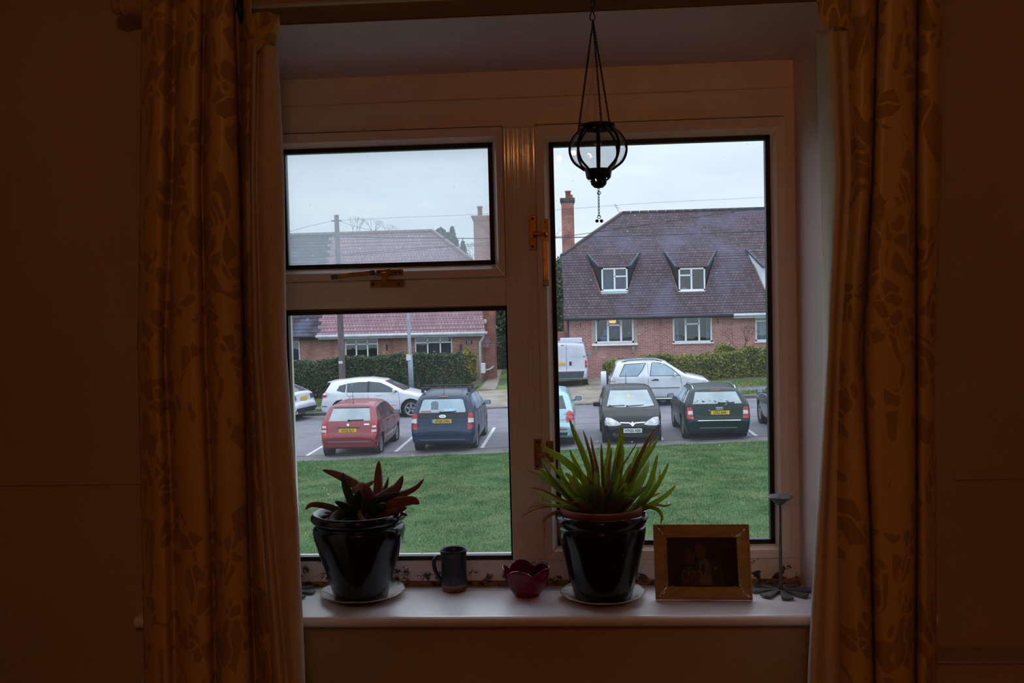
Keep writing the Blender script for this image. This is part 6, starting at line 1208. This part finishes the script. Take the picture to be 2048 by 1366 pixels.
c.wiper('front', .10, .985, -.36, 1.0); c.wiper('front', .58, .99, .16, 1.0); c.patch('air_freshener', 'front', [(.0, 1.17), (.05, 1.17), (.05, 1.25), (0, 1.25)], 'plate_yellow', off=.012, label='small yellow hanging tag'); c.mirror(2.55, 1.0, 'paint_black'); c.antenna(.9, .3)
c.both('side_window', [(.42, 1.0), (1.1, .98), (1.1, 1.34), (.66, 1.32)], 'car_glass'); c.both('side_window', [(1.18, .98), (2.5, .97), (2.15, 1.22), (1.85, 1.35), (1.18, 1.35)], 'car_glass'); c.line([(1.14, 1.3), (1.14, .28)]); c.line([(2.6, .93), (2.55, .28)]); c.patch('rear_window', 'rear', [(-.55, 1.0), (.55, 1.0), (.48, 1.3), (-.48, 1.3)], 'car_glass')
# -- pale blue small car, mostly behind the window frame
S = dict(L=4.1, W=1.72, H=1.56, r=.31, ra=.75, fa=3.25, belt=.98, roofw=.76, paint='paint_ice', spokes=7, spokew=.1,
    top=[(0, .56), (.02, .64), (.07, .66), (.09, .9), (.14, 1.04), (.42, 1.44), (.52, 1.50), (1.3, 1.57), (2.0, 1.54), (2.5, 1.40), (3.1, 1.04), (3.5, .95), (3.95, .8), (4.08, .6), (4.1, .5)], bot=[(0, .36), (.1, .3), (.3, .26), (3.8, .24), (4.1, .3)])
xr = W(1151, 850, 26.7).x; c = Car('pale_blue_car', 'pale blue car half hidden by the central window post, left of the black hatchback', gloc(xr-.86, 26.5), 0, S)
c.patch('rear_window', 'rear', [(-.62, 1.08), (.62, 1.08), (.52, 1.42), (-.52, 1.42)], 'car_glass')
for sx in (-1, 1):
    o = c.patch('tail_light', 'rear', [(sx*.80, .74), (sx*.62, .72), (sx*.60, .80), (sx*.62, .99), (sx*.70, 1.04), (sx*.80, 1.0), (sx*.83, .88)], 'lamp_coral', off=.014, label='coral red tail light')
c.both('tail_light_side', [(.06, .76), (.20, .80), (.22, .98), (.08, .98)], 'lamp_coral', off=.01); c.plate('rear', 0, .80, '', 'plate_yellow'); c.patch('reflector', 'rear', [(.30, .53), (.62, .53), (.62, .55), (.30, .55)], 'lamp_red', off=.02); c.patch('bumper_underside', 'rear', [(-.8, .37), (.8, .37), (.8, .45), (-.8, .45)], 'black_plastic', off=.02)
c.both('side_window', [(.45, 1.09), (.95, 1.07), (.95, 1.42), (.66, 1.42)], 'car_glass_painted_sky_pale'); c.both('side_window', [(1.0, 1.07), (1.7, 1.06), (1.7, 1.47), (1.0, 1.46)], 'car_glass_painted_sky_pale'); c.both('side_window', [(1.78, 1.06), (2.85, 1.05), (2.3, 1.42), (1.78, 1.47)], 'car_glass_painted_sky_pale'); c.line([(1.74, 1.4), (1.74, .35)]); c.mirror(2.6, 1.12, 'black_plastic'); c.antenna(.7, .2)
c.patch('windscreen', 'front', [(-.62, 1.1), (.62, 1.1), (.52, 1.44), (-.52, 1.44)], 'car_glass_painted_sky')
# -- dark grey car at the right pane edge
S = dict(L=4.3, W=1.76, H=1.45, r=.32, ra=.8, fa=3.4, belt=.95, roofw=.75, paint='paint_grey', spokes=5, spokew=.14,
    top=[(0, .54), (.03, .66), (.08, .9), (.14, 1.0), (.6, 1.38), (1.5, 1.46), (2.1, 1.42), (2.9, 1.0), (3.3, .93), (4.0, .8), (4.25, .6), (4.3, .5)], bot=[(0, .32), (.1, .24), (.3, .2), (4.0, .2), (4.3, .26)])
xl_ = W(1513, 830, 30.2).x; c = Car('grey_car', 'dark grey car whose flank just shows at the right edge of the right pane', gloc(xl_+.9, 26.6), 0, S)
c.patch('rear_window', 'rear', [(-.6, 1.03), (.6, 1.03), (.5, 1.32), (-.5, 1.32)], 'car_glass'); c.both('side_window', [(.62, 1.02), (1.3, 1.0), (1.3, 1.36), (.8, 1.34)], 'car_glass'); c.both('side_window', [(1.38, 1.0), (2.7, .98), (2.15, 1.35), (1.38, 1.37)], 'car_glass'); c.mirror(2.6, 1.02, 'paint_grey'); c.line([(1.34, 1.3), (1.34, .28)])
for sx in (-1, 1): c.patch('tail_light', 'rear', [(sx*.82, .7), (sx*.62, .7), (sx*.62, .92), (sx*.8, .94)], 'lamp_red', off=.012)
c.patch('windscreen', 'front', [(-.6, 1.02), (.6, 1.02), (.5, 1.36), (-.5, 1.36)], 'car_glass_painted_sky')
# -- silver five-door hatchback across the road
S = dict(L=4.25, W=1.75, H=1.45, r=.335, ra=.80, fa=3.41, belt=.95, roofw=.73, paint='paint_silver', spokes=5, spokew=.15,
    top=[(0, .50), (.02, .60), (.06, .66), (.09, .85), (.16, 1.0), (.34, 1.30), (.36, 1.36), (.6, 1.40), (1.2, 1.46), (1.8, 1.47), (2.35, 1.40), (3.15, 1.00), (3.4, .95), (3.9, .82), (4.15, .66), (4.25, .48)],
    bot=[(0, .32), (.1, .24), (.3, .2), (3.9, .18), (4.25, .24)])
cy = 36.6; xr_ = W(644, 810, cy-.6).x; c = Car('silver_hatchback', 'silver five-door hatchback parked in front of the dark hedge beyond the red car', gloc(xr_, cy), -pi/2, S)
c.t.location.z = gz(xr_+2, cy)
for v in ('left', 'right'): pass
c.both('side_window', [(.62, 1.06), (.86, 1.0), (.96, .99), (.98, 1.30), (.72, 1.24)], 'car_glass'); c.both('side_window', [(1.0, .99), (1.78, .98), (1.78, 1.36), (1.45, 1.36), (1.0, 1.31)], 'car_glass'); c.both('side_window', [(1.86, .98), (2.98, .97), (2.6, 1.18), (2.25, 1.33), (1.86, 1.37)], 'car_glass')
c.both('door_pillar', [(1.775, .98), (1.865, .98), (1.865, 1.375), (1.775, 1.375)], 'black_plastic', off=.004)
c.patch('rear_window', 'rear', [(-.6, 1.04), (.6, 1.04), (.52, 1.28), (-.52, 1.28)], 'car_glass'); c.patch('windscreen', 'front', [(-.66, 1.02), (.66, 1.02), (.54, 1.38), (-.54, 1.38)], 'car_glass')
for v in ('left', 'right'):
    o = c.patch('tail_light', v, [(.06, .78), (.30, .84), (.36, .98), (.20, 1.02), (.12, .96)], 'lamp_clear', off=.008, label='clear and red tail light'); c.patch('red_lens', v, [(.07, .79), (.24, .83), (.26, .90), (.10, .90)], 'lamp_red', off=.014, parent=o)
    c.patch('headlight', v, [(3.72, .70), (4.05, .62), (4.08, .70), (3.8, .84)], 'lamp_clear', off=.008)
build('roof_spoiler', MB().prism([(.22, 1.345), (.26, 1.385), (.50, 1.41), (.50, 1.375), (.34, 1.34)], -.56, .56, 'yz'), M['paint_silver'], c.t, local=True, bevel=.012)
c.line([(1.82, 1.37), (1.82, .25)]); c.line([(2.95, .96), (3.0, .6), (2.98, .25)]); c.line([(.98, .98), (1.15, .75), (1.25, .28)]); c.line([(1.25, .50), (2.85, .50)], .04, 'chrome', 'side_strip'); c.both('door_handle', [(1.10, .86), (1.30, .86), (1.30, .885), (1.10, .885)], 'chrome', off=.02); c.both('door_handle', [(2.10, .86), (2.30, .86), (2.30, .885), (2.10, .885)], 'chrome', off=.02); c.mirror(2.80, 1.03, 'paint_silver')
c.both('bumper_strip', [(.0, .46), (.25, .46), (.25, .50), (.0, .50)], 'bumper_grey', off=.008)
# -- silver three-door off-roader with spare wheel
S = dict(L=3.86, W=1.81, H=1.68, r=.355, ra=.72, fa=3.16, belt=1.10, roofw=.76, paint='paint_silver', spokes=5, spokew=.16, rt=.1,
    top=[(0, .62), (.02, .74), (.05, .76), (.08, 1.0), (.14, 1.12), (.32, 1.60), (.40, 1.66), (1.2, 1.71), (1.9, 1.69), (2.15, 1.62), (2.85, 1.16), (3.05, 1.12), (3.55, 1.0), (3.75, .84), (3.86, .66)],
    bot=[(0, .46), (.1, .38), (.3, .34), (3.5, .34), (3.86, .42)])
cy = 36.9; xr_ = W(1217, 780, cy-.7).x; c = Car('silver_off_roader', 'silver three-door off-roader with a white-covered spare wheel beyond the black hatchback', gloc(xr_, cy), -pi/2, S)
c.t.location.z = gz(xr_+2, cy)-.02
c.both('side_window', [(.42, 1.16), (1.05, 1.15), (1.24, 1.36), (1.36, 1.60), (.62, 1.56)], 'car_glass_painted_sky_pale'); c.both('side_window', [(1.54, 1.15), (2.60, 1.14), (2.32, 1.38), (2.0, 1.58), (1.62, 1.62)], 'car_glass_painted_sky_pale')
c.both('window_surround', [(.39, 1.14), (1.07, 1.13), (1.27, 1.36), (1.40, 1.62), (.60, 1.585)], 'black_plastic', off=.003); c.both('window_surround', [(1.51, 1.13), (2.65, 1.12), (2.34, 1.40), (2.01, 1.605), (1.60, 1.64)], 'black_plastic', off=.003)
c.patch('rear_window', 'rear', [(-.6, 1.16), (.6, 1.16), (.52, 1.54), (-.52, 1.54)], 'car_glass'); c.patch('windscreen', 'front', [(-.68, 1.18), (.68, 1.18), (.56, 1.62), (-.56, 1.62)], 'car_glass')
for v in ('left', 'right'):
    o = c.patch('tail_light', v, [(.05, .82), (.17, .80), (.26, .96), (.30, 1.12), (.16, 1.13), (.08, 1.05)], 'lamp_clear', off=.008, label='pale tail light cluster'); c.patch('lens_line', v, [(.07, .95), (.22, .95), (.22, .97), (.07, .97)], 'lamp_coral', off=.014, parent=o)
    c.patch('headlight', v, [(3.40, .90), (3.68, .80), (3.74, .90), (3.52, 1.0)], 'lamp_clear', off=.008)
c.line([(1.46, 1.62), (1.46, .40)]); c.line([(2.62, 1.12), (2.68, .8), (2.62, .40)]); c.line([(.62, 1.14), (.62, .9)]); c.line([(1.3, .70), (2.6, .70)], .045, 'chrome', 'side_moulding'); c.both('door_handle', [(1.58, .97), (1.84, .97), (1.84, 1.01), (1.72, 1.03), (1.58, .99)], 'black_plastic', off=.02); c.mirror(2.42, 1.18, 'paint_silver')
for sx in (-1, 1): build('side_step', MB().tube([(sx*.86, 1.25, .34), (sx*.90, 1.4, .30), (sx*.90, 2.5, .30), (sx*.86, 2.65, .34)], .03, 8), M['chrome'], c.t, local=True, smooth=True)
sw = build('spare_wheel', MB().lathe([(0, -.26), (.32, -.26), (.355, -.24), (.36, -.22), (.36, -.06), (.33, -.04), (0, -.04)], (0, 0, .93), 32, 'y'), M['paint_white'], c.t, local=True, smooth=False, bevel=.01, label='white spare wheel cover'); build('spare_tyre', MB().lathe([(.30, -.05), (.352, -.05), (.352, .0), (.30, .0)], (0, 0, .93), 32, 'y'), M['tyre'], c.t, local=True)
for sx in (-1, 1): P_ = [c.cast('top', sx*.6, y)[0] for y in np.linspace(.5, 2.0, 7)]; build('roof_rail', MB().tube([P_[0]]+[p+Vector((0, 0, .04)) for p in P_[1:-1]]+[P_[-1]], .02, 8), M['bumper_grey'], c.t, local=True, smooth=True)
# -- silver saloon-tailed hatch leaving the left pane
S = dict(L=4.3, W=1.72, H=1.42, r=.31, ra=.85, fa=3.4, belt=.92, roofw=.73, paint='paint_silver', spokes=5, spokew=.14,
    top=[(0, .52), (.02, .62), (.08, .66), (.12, .70), (.16, .98), (.22, 1.03), (1.0, 1.38), (1.6, 1.43), (2.2, 1.38), (3.0, 1.0), (3.4, .93), (4.0, .8), (4.25, .6), (4.3, .5)], bot=[(0, .30), (.1, .24), (.3, .2), (3.9, .18), (4.3, .24)])
cy = 36.4; xr_ = W(613, 800, cy).x; c = Car('silver_car', 'silver car partly cut off by the curtain at the left pane edge', gloc(xr_, cy), pi/2+radians(-14), S)
c.patch('rear_window', 'top', [(-.56, .26), (.56, .26), (.48, .88), (-.48, .88)], 'car_glass')
for sx in (-1, 1): c.patch('tail_light', 'rear', [(sx*.80, .78), (sx*.52, .78), (sx*.54, .95), (sx*.78, .94)], 'lamp_dark', off=.014, label='smoky tail light')
c.plate('rear', 0, .80, '', 'plate_yellow', .46, .16); c.patch('bumper_underside', 'rear', [(-.78, .30), (.78, .30), (.72, .48), (-.72, .48)], 'black_plastic', off=.02, label='black lower bumper')
c.both('side_window', [(.85, 1.0), (1.5, .98), (1.5, 1.32), (1.15, 1.28)], 'car_glass'); c.both('side_window', [(1.58, .98), (2.8, .97), (2.25, 1.30), (1.58, 1.34)], 'car_glass'); c.mirror(2.7, 1.0, 'paint_silver')
# -- white van on the drive
S = dict(L=4.6, W=1.84, H=1.86, r=.33, ra=.95, fa=3.7, belt=1.15, roofw=.82, paint='paint_white', spokes=6, spokew=.1, rt=.07,
    top=[(0, .60), (.02, .66), (.05, .68), (.07, 1.2), (.16, 1.77), (.24, 1.84), (1.5, 1.86), (2.8, 1.84), (3.1, 1.75), (3.9, 1.15), (4.2, 1.0), (4.5, .8), (4.6, .6)], bot=[(0, .40), (.1, .34), (.3, .3), (4.2, .26), (4.6, .34)])
vp = gp(1150, 767); xr_ = W(1177, 740, 41.0).x; c = Car('white_van', 'white panel van with twin rear doors standing on the drive', (xr_-.92, 41.0, gz(xr_-.9, 41.6)+.03), 0, S)
c.patch('door_panel', 'rear', [(.06, 1.28), (.62, 1.28), (.52, 1.66), (.10, 1.66)], 'van_panel', off=.006, label='pale rear door panel'); c.patch('door_panel', 'rear', [(-.06, 1.28), (-.62, 1.28), (-.52, 1.66), (-.10, 1.66)], 'van_panel', off=.006)
mb = MB(); mb.tube([c.cast('rear', 0, z)[0]+Vector((0, -.003, 0)) for z in np.linspace(.7, 1.86, 12)], .01, 4); build('door_seam', mb, M['bumper_grey'], c.t, local=True)
for sx in (-1, 1): c.patch('tail_light', 'rear', [(sx*.88, .82), (sx*.78, .82), (sx*.78, 1.14), (sx*.86, 1.14)], 'lamp_red', off=.014, label='red tail light')
c.plate('rear', -.30, 1.0, '', 'plate_yellow', .50, .11); c.patch('door_latch', 'rear', [(.12, .93), (.22, .93), (.22, 1.09), (.12, 1.09)], 'black_plastic', off=.02); c.patch('rear_bumper', 'rear', [(-.89, .40), (.89, .40), (.89, .68), (-.89, .68)], 'lead_flashing', off=.05, thick=.02, label='dark plastic rear bumper')
c.patch('brake_light', 'rear', [(-.22, 1.76), (-.08, 1.76), (-.08, 1.79), (-.22, 1.79)], 'lamp_dark', off=.012); c.patch('door_hinge', 'rear', [(.70, 1.28), (.80, 1.28), (.80, 1.31), (.70, 1.31)], 'bumper_grey', off=.02)
mb = MB(); mb.prism([(.25, 1.86), (.32, 2.05), (1.3, 2.05), (1.4, 1.86)], -.25, .68, 'yz'); build('roof_box', mb, M['van_panel'], c.t, local=True, bevel=.02, label='pale grey roof box'); c.mirror(3.5, 1.2, 'net_blue'); c.both('side_window', [(2.9, 1.2), (3.75, 1.2), (3.2, 1.66), (2.9, 1.7)], 'car_glass')

for o in C.objects:
    if o.name.split('.')[0] in ('pink_tile_roof', 'dark_tile_roof', 'lower_tile_slope', 'upper_tile_slope', 'dormer_roof', 'tile_roof', 'branches'): o['kind'] = 'stuff'
